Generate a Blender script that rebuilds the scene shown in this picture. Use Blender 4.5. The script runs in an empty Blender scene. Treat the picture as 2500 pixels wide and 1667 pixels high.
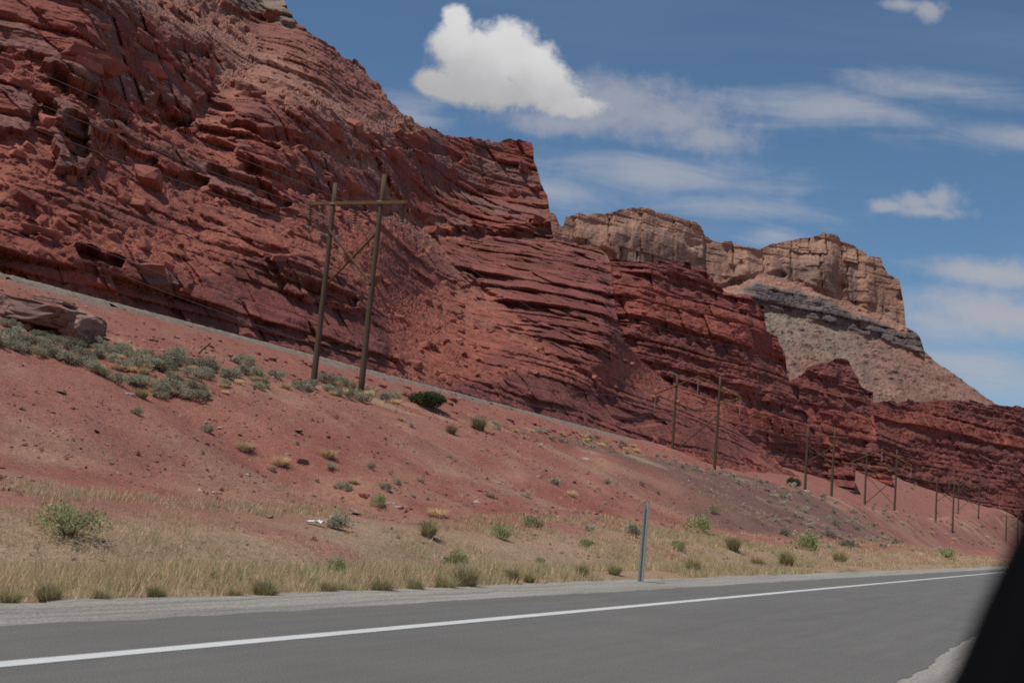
import bpy, math, random
import numpy as np
from mathutils import Vector, Matrix

# ------------------------------------------------------------------ camera, sky, sun, exposure
SC = bpy.context.scene
COL = SC.collection
PW, PH, FPX = 2500.0, 1667.0, 2900.0          # photograph size and focal length in its pixels
CAMH = 1.4
PITCH, ROLL = math.radians(8.08), math.radians(5.0)
_r = np.array([1.0, 0, 0]); _u = np.array([0, -math.sin(PITCH), math.cos(PITCH)]); _f = np.array([0, math.cos(PITCH), math.sin(PITCH)])
CR = _r * math.cos(ROLL) + _u * math.sin(ROLL); CU = _u * math.cos(ROLL) - _r * math.sin(ROLL); CF = _f

def ray(px, py):
    """direction of a photo pixel, scaled so that its y component is 1: returns X=x/y, E=(z-h)/y"""
    px = np.asarray(px, float); py = np.asarray(py, float)
    a = (px - PW / 2) / FPX; b = -(py - PH / 2) / FPX
    d = [CR[i] * a + CU[i] * b + CF[i] for i in range(3)]
    return d[0] / d[1], d[2] / d[1]

cd = bpy.data.cameras.new('camera'); cam = bpy.data.objects.new('camera', cd); COL.objects.link(cam)
m = Matrix(((CR[0], CU[0], -CF[0], 0), (CR[1], CU[1], -CF[1], 0), (CR[2], CU[2], -CF[2], CAMH), (0, 0, 0, 1)))
cam.matrix_world = m
cd.sensor_width = 36.0; cd.lens = FPX / PW * 36.0
cd.clip_start = 0.05; cd.clip_end = 30000
cd.dof.use_dof = True; cd.dof.focus_distance = 150.0; cd.dof.aperture_fstop = 3.5
SC.camera = cam

SUN_ELEV = math.radians(67.0)
SUN_H = np.array([-0.78, -0.62]); SUN_H /= np.linalg.norm(SUN_H)     # horizontal direction towards the sun
SUN_STRENGTH, SKY_STRENGTH = 4.4, 0.125
to_sun = Vector((SUN_H[0] * math.cos(SUN_ELEV), SUN_H[1] * math.cos(SUN_ELEV), math.sin(SUN_ELEV)))
sl = bpy.data.lights.new('sun', 'SUN'); so = bpy.data.objects.new('sun', sl); COL.objects.link(so)
sl.energy = SUN_STRENGTH; sl.angle = math.radians(0.53); sl.color = (1.0, 0.95, 0.87)
so.rotation_euler = to_sun.to_track_quat('Z', 'Y').to_euler(); so.location = (0, 0, 200)
SC.view_settings.view_transform = 'Standard'; SC.view_settings.look = 'None'
SC.view_settings.exposure = -0.40; SC.view_settings.gamma = 1.0; SC.view_settings.use_curve_mapping = False
SC.cycles.max_bounces = 4; SC.cycles.diffuse_bounces = 2; SC.cycles.transparent_max_bounces = 4; SC.cycles.use_denoising = False; SC.cycles.filter_width = 1.8

world = bpy.data.worlds.new('World'); SC.world = world; world.use_nodes = True

class NT:
    """small node helper"""
    def __init__(s, tree): s.t = tree; s.n = tree.nodes; s.l = tree.links
    def new(s, typ, **kw):
        n = s.n.new(typ)
        for k, v in kw.items(): setattr(n, k, v)
        return n
    def put(s, sock, v):
        if isinstance(v, bpy.types.NodeSocket): s.l.new(v, sock)
        elif v is not None: sock.default_value = v
    def math(s, op, a, b=None, c=None, clamp=False):
        n = s.new('ShaderNodeMath', operation=op, use_clamp=clamp)
        s.put(n.inputs[0], a); s.put(n.inputs[1], b)
        if c is not None: s.put(n.inputs[2], c)
        return n.outputs[0]
    def noise(s, vec, scale, detail=4, rough=0.55, dist=0.0):
        n = s.new('ShaderNodeTexNoise'); s.put(n.inputs['Vector'], vec)
        n.inputs['Scale'].default_value = scale; n.inputs['Detail'].default_value = detail
        n.inputs['Roughness'].default_value = rough; n.inputs['Distortion'].default_value = dist
        return n.outputs['Fac']
    def ramp(s, v, lo, hi, a=0.0, b=1.0, smooth=True):
        n = s.new('ShaderNodeMapRange'); n.interpolation_type = 'SMOOTHSTEP' if smooth else 'LINEAR'
        s.put(n.inputs[0], v); s.put(n.inputs[1], lo); s.put(n.inputs[2], hi); s.put(n.inputs[3], a); s.put(n.inputs[4], b)
        return n.outputs[0]
    def mix(s, f, a, b, blend='MIX'):
        n = s.new('ShaderNodeMix', data_type='RGBA', blend_type=blend)
        s.put(n.inputs[0], f); s.put(n.inputs[6], a if isinstance(a, bpy.types.NodeSocket) else (*a, 1)[:4]); s.put(n.inputs[7], b if isinstance(b, bpy.types.NodeSocket) else (*b, 1)[:4])
        return n.outputs[2]
    def xyz(s, x, y, z):
        n = s.new('ShaderNodeCombineXYZ'); s.put(n.inputs[0], x); s.put(n.inputs[1], y); s.put(n.inputs[2], z); return n.outputs[0]
    def vmath(s, op, a, b):
        n = s.new('ShaderNodeVectorMath', operation=op); s.put(n.inputs[0], a); s.put(n.inputs[1], b); return n.outputs[0]

def build_sky():
    T = NT(world.node_tree); T.n.clear()
    out = T.new('ShaderNodeOutputWorld'); bg = T.new('ShaderNodeBackground'); bg.inputs[1].default_value = SKY_STRENGTH
    T.l.new(bg.outputs[0], out.inputs[0])
    sky = T.new('ShaderNodeTexSky', sky_type='NISHITA'); sky.sun_disc = False
    sky.sun_elevation = SUN_ELEV; sky.sun_rotation = math.atan2(SUN_H[0], SUN_H[1])
    sky.altitude = 1400; sky.air_density = 1.0; sky.dust_density = 0.7; sky.ozone_density = 2.5
    tc = T.new('ShaderNodeTexCoord'); sep = T.new('ShaderNodeSeparateXYZ'); T.l.new(tc.outputs['Generated'], sep.inputs[0])
    x, y, z = sep.outputs
    # cloud deck coordinates: where the view ray meets a high flat layer (streaks flatten towards the horizon)
    zz = T.math('MAXIMUM', z, 0.02)
    deck = T.xyz(T.math('DIVIDE', x, T.math('ADD', zz, 0.12)), T.math('DIVIDE', y, T.math('ADD', zz, 0.12)), 0.0)
    ang = T.vmath('MULTIPLY', deck, (0.55, 1.5, 1.0))
    c1 = T.noise(ang, 1.1, 7, 0.56, 0.5)
    c2 = T.noise(deck, 0.55, 3, 0.5)
    wisp = T.math('MULTIPLY', T.ramp(c1, 0.44, 0.80), T.ramp(c2, 0.36, 0.66))
    wisp = T.math('MULTIPLY', wisp, 0.3)
    # near the horizon the thin cloud thickens
    low = T.math('MULTIPLY', T.ramp(z, 0.26, 0.10), T.ramp(c1, 0.36, 0.62)); wisp = T.math('ADD', wisp, T.math('MULTIPLY', low, 0.30))
    # single clouds, each a cluster of rounded lobes in sky direction (U = azimuth tangent, V = elevation tangent)
    yy = T.math('MAXIMUM', y, 0.05)
    U = T.math('DIVIDE', x, yy); V = T.math('DIVIDE', z, yy); UV = T.xyz(U, V, 0.0)
    nb = T.noise(UV, 62.0, 9, 0.66); nl = T.noise(UV, 24.0, 4, 0.55)
    nbl = T.math('ADD', T.math('MULTIPLY', T.math('SUBTRACT', nb, 0.5), 1.3), T.math('MULTIPLY', T.math('SUBTRACT', nl, 0.5), 1.3))
    front = T.ramp(y, 0.3, 0.4)
    def lobes(lst):
        acc = None
        for (px, py, rx, ry) in lst:
            u, v = ray(px, py); ru = rx / FPX; rv = ry / FPX
            a = T.math('DIVIDE', T.math('SUBTRACT', U, float(u)), ru); b = T.math('DIVIDE', T.math('SUBTRACT', V, float(v)), rv)
            q = T.math('SUBTRACT', 1.0, T.math('SQRT', T.math('ADD', T.math('MULTIPLY', a, a), T.math('MULTIPLY', b, b))))
            if acc is None: acc = q
            else:
                n = T.new('ShaderNodeMath', operation='SMOOTH_MAX'); T.put(n.inputs[0], acc); T.put(n.inputs[1], q); n.inputs[2].default_value = 0.12; acc = n.outputs[0]
        return acc
    big = lobes([(1112, 45, 42, 48), (1105, 110, 72, 80), (1238, 118, 98, 92), (1165, 165, 130, 95), (1160, 120, 70, 60), (1062, 205, 62, 48), (1285, 165, 95, 90), (1345, 225, 95, 62), (1220, 225, 190, 58), (1100, 222, 95, 40), (1310, 190, 100, 85), (1400, 262, 90, 34)])
    soft = lobes([(1500, 250, 300, 110), (1640, 285, 260, 105), (1450, 290, 280, 70), (1740, 335, 170, 60), (1350, 300, 220, 45), (2460, 765, 300, 80), (2430, 668, 230, 50)])
    small = lobes([(2235, 495, 80, 40), (2290, 490, 78, 52), (2170, 503, 70, 24), (2260, 515, 130, 28), (2265, 25, 60, 40), (2210, 12, 70, 26)])
    pale = lobes([(2420, 668, 230, 55), (2440, 770, 300, 95), (2300, 800, 220, 70), (1800, 505, 360, 50), (1600, 430, 450, 70), (2030, 270, 450, 75), (2300, 220, 320, 60), (2450, 330, 280, 50), (1350, 470, 270, 60), (2380, 900, 240, 80), (1000, 280, 130, 60), (1890, 575, 110, 40)])
    mb = T.ramp(T.math('ADD', big, T.math('MULTIPLY', nbl, 0.62)), -0.08, 0.46)
    ms = T.math('MULTIPLY', T.ramp(T.math('ADD', soft, T.math('MULTIPLY', nbl, 0.8)), -0.05, 0.95), 0.62)
    mk = T.math('MULTIPLY', T.ramp(T.math('ADD', small, T.math('MULTIPLY', nbl, 0.9)), -0.05, 0.85), 0.66)
    str_n = T.noise(T.vmath('MULTIPLY', UV, (1.0, 4.2, 1.0)), 9.0, 7, 0.6, 0.6)
    mp = T.math('MULTIPLY', T.ramp(T.math('ADD', T.math('ADD', pale, T.math('MULTIPLY', nbl, 0.25)), T.math('MULTIPLY', T.math('SUBTRACT', str_n, 0.5), 1.9)), -0.1, 1.15), 0.62)
    # body of the cloud: lit crown, greyer flat underside
    u0, v0 = ray(1200, 150)
    shade = T.ramp(T.math('ADD', T.math('ADD', T.math('SUBTRACT', V, float(v0)), T.math('MULTIPLY', T.math('SUBTRACT', U, float(u0)), 0.25)), T.math('MULTIPLY', T.math('SUBTRACT', nl, 0.5), 0.05)), -0.045, 0.035)
    cb = T.mix(shade, (4.5, 4.45, 4.6), (7.2, 7.15, 7.2))
    g = (4.2, 4.25, 4.75)
    base = sky.outputs[0]
    base = T.mix(1.0, base, (0.75, 0.90, 0.94), 'MULTIPLY')
    c = T.mix(wisp, base, g)
    c = T.mix(T.math('MULTIPLY', mp, front), c, (4.6, 4.75, 5.1)); c = T.mix(T.math('MULTIPLY', ms, front), c, (4.5, 4.45, 4.85))
    c = T.mix(T.math('MULTIPLY', mk, front), c, (4.6, 4.6, 4.9)); c = T.mix(T.math('MULTIPLY', mb, front), c, cb)
    T.l.new(c, bg.inputs[0])
build_sky()

# ------------------------------------------------------------------ numpy noise
def _h(ix, iy, iz, seed):
    h = (ix.astype(np.uint32) * np.uint32(374761393) + iy.astype(np.uint32) * np.uint32(668265263) + iz.astype(np.uint32) * np.uint32(2147483647) + np.uint32(seed * 974711 % 4294967291))
    h = (h ^ (h >> np.uint32(13))) * np.uint32(1274126177)
    h = (h ^ (h >> np.uint32(16))) * np.uint32(2246822519)
    return ((h ^ (h >> np.uint32(15))) & np.uint32(0xFFFFFF)).astype(np.float32) / np.float32(0x1000000)
def hsh(ix, iy=None, seed=0):
    ix = np.asarray(ix).astype(np.int64); iy = np.zeros_like(ix) if iy is None else np.asarray(iy).astype(np.int64)
    return _h(ix, iy, np.zeros_like(ix), seed)
def vnoise(x, y, seed=0):
    x = np.asarray(x, float); y = np.asarray(y, float)
    x, y = np.broadcast_arrays(x, y)
    xi = np.floor(x).astype(np.int64); yi = np.floor(y).astype(np.int64); fx = x - xi; fy = y - yi
    fx = fx * fx * (3 - 2 * fx); fy = fy * fy * (3 - 2 * fy); z = np.zeros_like(xi)
    a = _h(xi, yi, z, seed); b = _h(xi + 1, yi, z, seed); c = _h(xi, yi + 1, z, seed); d = _h(xi + 1, yi + 1, z, seed)
    return (a * (1 - fx) + b * fx) * (1 - fy) + (c * (1 - fx) + d * fx) * fy
def fbm(x, y, seed=0, oct=4, gain=0.5):
    s = 0.0; a = 1.0; tot = 0.0
    for i in range(oct):
        s = s + a * vnoise(x * 2.03 ** i + 17.3 * i, y * 2.03 ** i - 9.1 * i, seed + 31 * i); tot += a; a *= gain
    return s / tot * 2 - 1
def worley(x, y, seed=0, jit=0.9):
    xi = np.floor(x).astype(np.int64); yi = np.floor(y).astype(np.int64)
    f1 = np.full(x.shape, 9.0); f2 = np.full(x.shape, 9.0); cid = np.zeros(x.shape)
    z = np.zeros_like(xi)
    for dx in (-1, 0, 1):
        for dy in (-1, 0, 1):
            cx = xi + dx; cy = yi + dy
            px = cx + 0.5 + jit * (_h(cx, cy, z, seed) - 0.5); py = cy + 0.5 + jit * (_h(cx, cy, z, seed + 7) - 0.5)
            d = np.hypot(px - x, py - y); r = _h(cx, cy, z, seed + 13)
            n = d < f1
            f2 = np.where(n, f1, np.minimum(f2, d)); cid = np.where(n, r, cid); f1 = np.where(n, d, f1)
    return f1, f2, cid
def sstep(a, b, x):
    t = np.clip((x - a) / (b - a), 0, 1); return t * t * (3 - 2 * t)

# ------------------------------------------------------------------ road frame (s along the road, t to the left of it)
_X, _ = ray(2697, 1363)
HD = math.atan(float(_X)); RD = (math.sin(HD), math.cos(HD)); TD = (-math.cos(HD), math.sin(HD))
def st2xy(s, t): return RD[0] * s + TD[0] * t, RD[1] * s + TD[1] * t
def xy2st(x, y): return RD[0] * x + RD[1] * y, TD[0] * x + TD[1] * y
T_LINE, T_EDGE, T_NEAR = 7.05, 8.7, 1.9

def ground_z(s, t, fine=True):
    s = np.asarray(s, float); t = np.asarray(t, float)
    nf = 1 - 0.9 * sstep(220, 380, s)
    tf = 19.5 + nf * 2.0 * fbm(s / 40, s * 0 + 3, 5, 2) + 13.0 * sstep(170, 270, s)
    tc = 49.0 + nf * 1.5 * fbm(s / 30, s * 0 + 8, 6, 2) + 2.0 * sstep(170, 270, s)
    zc = 9.3 + nf * 0.6 * fbm(s / 35, s * 0 + 1, 7, 2) - 1.9 * sstep(40, -5, s) + 1.0 * sstep(150, 300, s)
    p = np.clip((t - tf) / (tc - tf), 0, 1)
    bank = zc * (p - 0.6 * np.sin(2 * np.pi * p) / (2 * np.pi) * 0.55)
    z = np.where(t < tf, 0.0, bank)
    # roadside: shallow ditch and hummocks
    z = z - 0.35 * np.exp(-((t - 15.5) / 2.6) ** 2) + 0.12 * sstep(10.5, 12, t) * (1 - p)
    # far bank: second low step just above the verge
    z = z + 0.35 * sstep(16.5, 18.2, t + 1.2 * fbm(s / 6, t / 6, 40, 2)) * (1 - sstep(0, 0.25, p))
    # bench and rail embankment
    b = 1 - sstep(186, 206, s)
    bench = np.clip(t - 50, 0, 9) * 0.09
    zl = zc + bench
    emb = np.clip((t - 59.0) / 10.6, 0, 1)
    z_rail = zl * (1 - emb) + 14.5 * emb
    z_rail = np.where(t > 73.6, 14.5 - 1.2 * sstep(73.6, 75.5, t) + 0.22 * np.clip(t - 76, 0, 400), z_rail)
    sl = 0.26 + 0.24 * sstep(250, 430, s) + 0.12 * sstep(440, 600, s)
    z_far = zc + sl * np.clip(t - 58, 0, 300)
    z = np.where(t > tc, b * z_rail + (1 - b) * z_far + 2.6 * np.exp(-((s - 205) / 14) ** 2 - ((t - 70) / 6) ** 2), z)
    z = np.minimum(z + 17.0 * sstep(400, 760, s) * sstep(14, 60, t) * (1 - np.clip((t - 56) / 44, 0, 1)), 70)
    # natural unevenness, none on the rail top and under the road
    rough = sstep(10.6, 14.5, t) * (1 - b * sstep(66.5, 69, t) * (1 - sstep(73.5, 76, t)))
    n = 0.55 * (1 - 0.9 * sstep(250, 400, s)) * fbm(s / 14, t / 9, 11, 3)
    rill = -0.22 * np.abs(fbm(s / 3.2 + 0.15 * t, t / 22, 12, 2)) * sstep(0.05, 0.4, p) * (1 - sstep(0.9, 1.0, p)) * nf
    if fine: n = n + 0.16 * (1 - sstep(110, 260, s)) * fbm(s / 1.6, t / 1.6, 14, 3)
    slope_m = sstep(0.02, 0.3, p) * (1 - sstep(0.88, 1.0, p))
    n = n + slope_m * nf * (0.55 * fbm(s / 26 + 0.4, t / 16, 16, 2) - 0.85 * np.exp(-((s - 38.5 - 0.10 * (t - 30)) / 2.6) ** 2) - 1.1 * np.exp(-((s - 99 - 0.25 * (t - 35)) / 6.0) ** 2) - 0.5 * np.exp(-((s - 64 + 0.2 * (t - 30)) / 3.0) ** 2))
    z = z + rough * (n * (0.35 + 0.65 * sstep(17, 26, t)) + rill)
    # right-hand side of the road and the ground under it
    z = np.where(t < 11.0, np.minimum(z, 0) - 0.06 * (1 - sstep(10.2, 11.0, t)), z)
    z = np.where(t < -4, -0.06 - 0.05 * np.clip(-4 - t, 0, 40) + 0.3 * fbm(s / 9, t / 9, 15, 3) * sstep(-6, -12, t), z)
    return z

def ground_hit(px, py, ymin=6.0, ymax=900.0):
    """where the sight line of a photo pixel meets the ground"""
    X, Ev = ray(px, py)
    Y = np.geomspace(ymin, ymax, 1600)
    s, t = xy2st(X * Y, Y); z = ground_z(s, t, False); d = CAMH + Ev * Y - z
    i = np.argmax(d < 0)
    if not (d < 0).any(): i = len(Y) - 1
    y = Y[i]; s0, t0 = xy2st(X * y, y)
    return float(X * y), float(y), float(ground_z(s0, t0))

# ------------------------------------------------------------------ mesh helpers
def link(name, me, mat=None, parent=None):
    o = bpy.data.objects.new(name, me); COL.objects.link(o)
    if mat is not None and me is not None and len(me.materials) == 0: me.materials.append(mat)
    if parent is not None: o.parent = parent
    return o
def tag(o, label=None, cat=None, group=None, kind=None):
    if label: o['label'] = label
    if cat: o['category'] = cat
    if group: o['group'] = group
    if kind: o['kind'] = kind
    return o
def empty(name, loc=(0, 0, 0), rz=0.0):
    o = bpy.data.objects.new(name, None); COL.objects.link(o); o.location = loc; o.rotation_euler = (0, 0, rz); o.empty_display_size = 0.2
    return o
def mesh_np(name, co, faces, col=None, smooth=False):
    """co (n,3), faces (m,k) numpy arrays, col (n,3) vertex colours"""
    me = bpy.data.meshes.new(name); co = np.ascontiguousarray(co, np.float32); faces = np.ascontiguousarray(faces, np.int32)
    nf, k = faces.shape
    me.vertices.add(len(co)); me.vertices.foreach_set('co', co.ravel())
    me.loops.add(nf * k); me.loops.foreach_set('vertex_index', faces.ravel())
    me.polygons.add(nf); me.polygons.foreach_set('loop_start', np.arange(nf, dtype=np.int32) * k); me.polygons.foreach_set('loop_total', np.full(nf, k, np.int32))
    me.polygons.foreach_set('use_smooth', np.full(nf, smooth, bool))
    if col is not None:
        at = me.color_attributes.new('Col', 'FLOAT_COLOR', 'POINT')
        c4 = np.ones((len(co), 4), np.float32); c4[:, :3] = col; at.data.foreach_set('color', c4.ravel())
    me.update(calc_edges=True)
    return me
def grid_faces(nr, nc, wrap=False):
    i = np.arange(nr - 1)[:, None]; j = np.arange(nc if wrap else nc - 1)[None, :]; j2 = (j + 1) % nc
    a = i * nc + j; b = i * nc + j2; c = (i + 1) * nc + j2; d = (i + 1) * nc + j
    return np.stack([a, b, c, d], -1).reshape(-1, 4)

class MB:
    """collects faces into one mesh"""
    def __init__(s): s.v = []; s.f = []
    def add(s, vs, fs):
        o = len(s.v); s.v += [tuple(map(float, v)) for v in vs]; s.f += [tuple(o + i for i in f) for f in fs]
    def tube(s, pts, rad, n=8, cap=True):
        pts = [Vector(p) for p in pts]; rings = []; o = len(s.v)
        for i, p in enumerate(pts):
            d = (pts[min(i + 1, len(pts) - 1)] - pts[max(i - 1, 0)]).normalized()
            a = d.orthogonal().normalized() if i == 0 else (pa - d * pa.dot(d)).normalized()
            pa = a; b = d.cross(a); r = rad[i] if hasattr(rad, '__len__') else rad
            for k in range(n):
                q = p + a * (r * math.cos(2 * math.pi * k / n)) + b * (r * math.sin(2 * math.pi * k / n)); s.v.append(tuple(q))
        for i in range(len(pts) - 1):
            for k in range(n): s.f.append((o + i * n + k, o + i * n + (k + 1) % n, o + (i + 1) * n + (k + 1) % n, o + (i + 1) * n + k))
        if cap: s.f.append(tuple(o + n - 1 - k for k in range(n))); s.f.append(tuple(o + (len(pts) - 1) * n + k for k in range(n)))
    def box(s, c, sx, sy, sz, M=None):
        vs = [Vector((x * sx / 2, y * sy / 2, z * sz / 2)) for x in (-1, 1) for y in (-1, 1) for z in (-1, 1)]
        if M is not None: vs = [M @ v for v in vs]
        vs = [v + Vector(c) for v in vs]
        s.add(vs, [(0, 1, 3, 2), (4, 6, 7, 5), (0, 4, 5, 1), (2, 3, 7, 6), (0, 2, 6, 4), (1, 5, 7, 3)])
    def mesh(s, name, smooth=False):
        me = bpy.data.meshes.new(name); me.from_pydata(s.v, [], s.f)
        if smooth: me.polygons.foreach_set('use_smooth', [True] * len(s.f))
        me.update(); return me
    def build(s, name, mat, parent=None, smooth=False): return link(name, s.mesh(name, smooth), mat, parent)

# ------------------------------------------------------------------ materials
def mat_base(name):
    mt = bpy.data.materials.new(name); mt.use_nodes = True
    T = NT(mt.node_tree); T.n.clear(); out = T.new('ShaderNodeOutputMaterial'); b = T.new('ShaderNodeBsdfPrincipled'); T.l.new(b.outputs[0], out.inputs[0])
    b.inputs['Roughness'].default_value = 0.9; b.inputs['Specular IOR Level'].default_value = 0.15
    T.b = b; T.geo = T.new('ShaderNodeNewGeometry'); T.pos = T.geo.outputs['Position']
    return mt, T
def bump(T, h, dist, strength=1.0):
    n = T.new('ShaderNodeBump'); n.inputs['Strength'].default_value = strength; n.inputs['Distance'].default_value = dist; T.put(n.inputs['Height'], h)
    T.l.new(n.outputs[0], T.b.inputs['Normal'])
def attr(T, name='Col'):
    a = T.new('ShaderNodeAttribute', attribute_name=name); return a.outputs['Color']
def tint(T, col, fac, lo, hi):
    """multiply a colour by a grey between lo and hi"""
    g = T.ramp(fac, 0.25, 0.75, lo, hi, False); cc = T.new('ShaderNodeCombineColor')
    for i in range(3): T.l.new(g, cc.inputs[i])
    return T.mix(1.0, col, cc.outputs[0], 'MULTIPLY')

def rock_mat(name, s1=0.35, s2=2.2, bd=0.25):
    mt, T = mat_base(name); c = attr(T)
    n1 = T.noise(T.pos, s1, 6, 0.62); n2 = T.noise(T.pos, s2, 6, 0.65)
    st = T.noise(T.vmath('MULTIPLY', T.pos, (0.25, 0.25, 2.2)), s1 * 2, 4, 0.6)
    c = tint(T, c, n1, 0.70, 1.24); c = tint(T, c, n2, 0.66, 1.30); c = tint(T, c, st, 0.85, 1.14)
    T.l.new(c, T.b.inputs['Base Color'])
    h = T.math('ADD', T.math('MULTIPLY', n2, 0.6), T.math('MULTIPLY', st, 0.4)); bump(T, h, bd)
    return mt
M_ROCK = rock_mat('red_rock', 0.35, 2.2, 0.4); M_MESA = rock_mat('mesa_rock', 0.05, 0.4, 1.2)
M_STONE = None

def ground_mat():
    mt, T = mat_base('soil'); c = attr(T)
    n1 = T.noise(T.pos, 0.35, 5, 0.6); n2 = T.noise(T.pos, 4.0, 6, 0.75); n3 = T.noise(T.pos, 17.0, 3, 0.7)
    c = tint(T, c, n1, 0.86, 1.14); c = tint(T, c, n2, 0.70, 1.30); c = tint(T, c, n3, 0.70, 1.30)
    v = T.new('ShaderNodeTexVoronoi'); T.put(v.inputs['Vector'], T.pos); v.inputs['Scale'].default_value = 6.5
    sp = T.ramp(v.outputs['Distance'], 0.42, 0.15); sel = T.new('ShaderNodeSeparateColor'); T.l.new(v.outputs['Color'], sel.inputs[0])
    pale = T.math('MULTIPLY', sp, T.ramp(sel.outputs[0], 0.6, 0.8)); dark = T.math('MULTIPLY', sp, T.ramp(sel.outputs[1], 0.55, 0.8))
    c = T.mix(T.math('MULTIPLY', pale, 0.55), c, (0.42, 0.30, 0.25)); c = T.mix(T.math('MULTIPLY', dark, 0.5), c, (0.13, 0.06, 0.05))
    T.l.new(c, T.b.inputs['Base Color']); bump(T, T.math('ADD', n2, T.math('MULTIPLY', n3, 0.5)), 0.12)
    return mt
M_SOIL = ground_mat()

def flat_mat(name, col, rough=0.85, s=8.0, var=0.25, bd=0.0, spec=0.2, stretch=None, rnd=0.0):
    mt, T = mat_base(name)
    tc = T.new('ShaderNodeTexCoord'); v = tc.outputs['Object']
    if stretch: v = T.vmath('MULTIPLY', v, stretch)
    n = T.noise(v, s, 5, 0.65); c = tint(T, T.mix(0.0, col, col), n, 1 - var, 1 + var)
    if rnd:
        oi = T.new('ShaderNodeObjectInfo'); c = tint(T, c, T.math('ADD', 0.25, T.math('MULTIPLY', oi.outputs['Random'], 0.5)), 1 - rnd, 1 + rnd)
    T.l.new(c, T.b.inputs['Base Color']); T.b.inputs['Roughness'].default_value = rough; T.b.inputs['Specular IOR Level'].default_value = spec
    if bd: bump(T, n, bd)
    return mt
def stone_mat(name, col, var=0.3, s=1.6):
    return flat_mat(name, col, 0.92, s, var, 0.08, 0.1, None, 0.22)
M_RED = stone_mat('red_stone', (0.30, 0.110, 0.078)); M_DARK = stone_mat('dark_red_stone', (0.19, 0.07, 0.055)); M_GREY = stone_mat('grey_stone', (0.26, 0.155, 0.125), 0.28, 1.1); M_PALE = stone_mat('pale_stone', (0.46, 0.34, 0.29))
M_WOOD = flat_mat('pole_wood', (0.115, 0.078, 0.052), 0.9, 3.0, 0.35, 0.01, 0.1, (6, 6, 0.35))
M_ARM = flat_mat('crossarm_wood', (0.15, 0.092, 0.045), 0.9, 5.0, 0.35, 0.005, 0.1)
M_INS = flat_mat('insulator_glass', (0.055, 0.035, 0.03), 0.25, 6.0, 0.1, 0, 0.5)
M_INSW = flat_mat('insulator_polymer', (0.42, 0.43, 0.45), 0.4, 6.0, 0.1, 0, 0.4)
M_STEEL = flat_mat('galvanised_steel', (0.40, 0.375, 0.325), 0.75, 20.0, 0.22, 0, 0.2)
M_WIRE = flat_mat('weathered_aluminium', (0.32, 0.31, 0.30), 0.5, 1.0, 0.05)
M_RAIL = flat_mat('rusty_rail', (0.10, 0.055, 0.04), 0.6, 9.0, 0.3)
M_BLACK = flat_mat('black_plastic', (0.0025, 0.0025, 0.003), 0.7, 40.0, 0.1, 0, 0.06)
M_LITTER = flat_mat('white_litter', (0.78, 0.78, 0.78), 0.7, 5.0, 0.08)

def asphalt_mat():
    mt, T = mat_base('asphalt'); tc = T.new('ShaderNodeTexCoord'); p = tc.outputs['Object']
    n = T.noise(p, 60.0, 3, 0.7); n2 = T.noise(T.vmath('MULTIPLY', p, (0.10, 1.6, 1)), 1.6, 5, 0.6); n3 = T.noise(p, 0.5, 4, 0.6)
    c = tint(T, T.mix(0.0, (0.160, 0.151, 0.138), (0, 0, 0)), n, 0.62, 1.38); c = tint(T, c, n2, 0.90, 1.10); c = tint(T, c, n3, 0.93, 1.07)
    T.l.new(c, T.b.inputs['Base Color']); T.b.inputs['Roughness'].default_value = 0.82; bump(T, n, 0.012); return mt
M_ASPH = asphalt_mat()
def gravel_mat(name, col, stretch=True):
    mt, T = mat_base(name); tc = T.new('ShaderNodeTexCoord'); p = tc.outputs['Object']
    n = T.noise(p, 22.0, 4, 0.75); n2 = T.noise(T.vmath('MULTIPLY', p, (0.07, 2.4, 1) if stretch else (1, 1, 1)), 2.0, 5, 0.6, 0.2)
    c = tint(T, T.mix(0.0, col, col), n, 0.55, 1.45); c = tint(T, c, n2, 0.62, 1.28)
    T.l.new(c, T.b.inputs['Base Color']); bump(T, n, 0.03); return mt
M_GRAVEL = gravel_mat('shoulder_gravel', (0.34, 0.31, 0.265)); M_BALLAST = gravel_mat('ballast', (0.275, 0.215, 0.165), False)
def paint_mat():
    mt, T = mat_base('road_paint'); tc = T.new('ShaderNodeTexCoord'); p = tc.outputs['Object']
    n = T.noise(p, 30.0, 4, 0.7); n2 = T.noise(p, 1.2, 4, 0.6)
    c = tint(T, T.mix(0.0, (0.58, 0.575, 0.55), (0, 0, 0)), n2, 0.9, 1.08); c = T.mix(T.ramp(n, 0.62, 0.78), c, (0.22, 0.215, 0.21))
    T.l.new(c, T.b.inputs['Base Color']); return mt
M_PAINT = paint_mat()
def leaf_mat(name, col, rnd=0.25):
    mt, T = mat_base(name); oi = T.new('ShaderNodeObjectInfo'); n = T.noise(T.pos, 9.0, 3, 0.6)
    a = attr(T); c = T.mix(1.0, a, (*col, 1), 'MULTIPLY'); c = tint(T, c, n, 0.75, 1.25)
    c = tint(T, c, T.math('ADD', 0.25, T.math('MULTIPLY', oi.outputs['Random'], 0.5)), 1 - rnd, 1 + rnd)
    T.l.new(c, T.b.inputs['Base Color']); tr = T.new('ShaderNodeBsdfTranslucent'); T.l.new(c, tr.inputs[0]); mx = T.new('ShaderNodeMixShader'); mx.inputs[0].default_value = 0.35; T.l.new(T.b.outputs[0], mx.inputs[1]); T.l.new(tr.outputs[0], mx.inputs[2]); T.l.new(mx.outputs[0], [n for n in T.n if n.type == 'OUTPUT_MATERIAL'][0].inputs[0])
    return mt
M_SAGE = leaf_mat('sage_leaves', (0.37, 0.345, 0.24)); M_STRAW = leaf_mat('dry_grass', (0.76, 0.58, 0.345)); M_OLIVE = leaf_mat('olive_tuft', (0.38, 0.325, 0.165))
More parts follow.
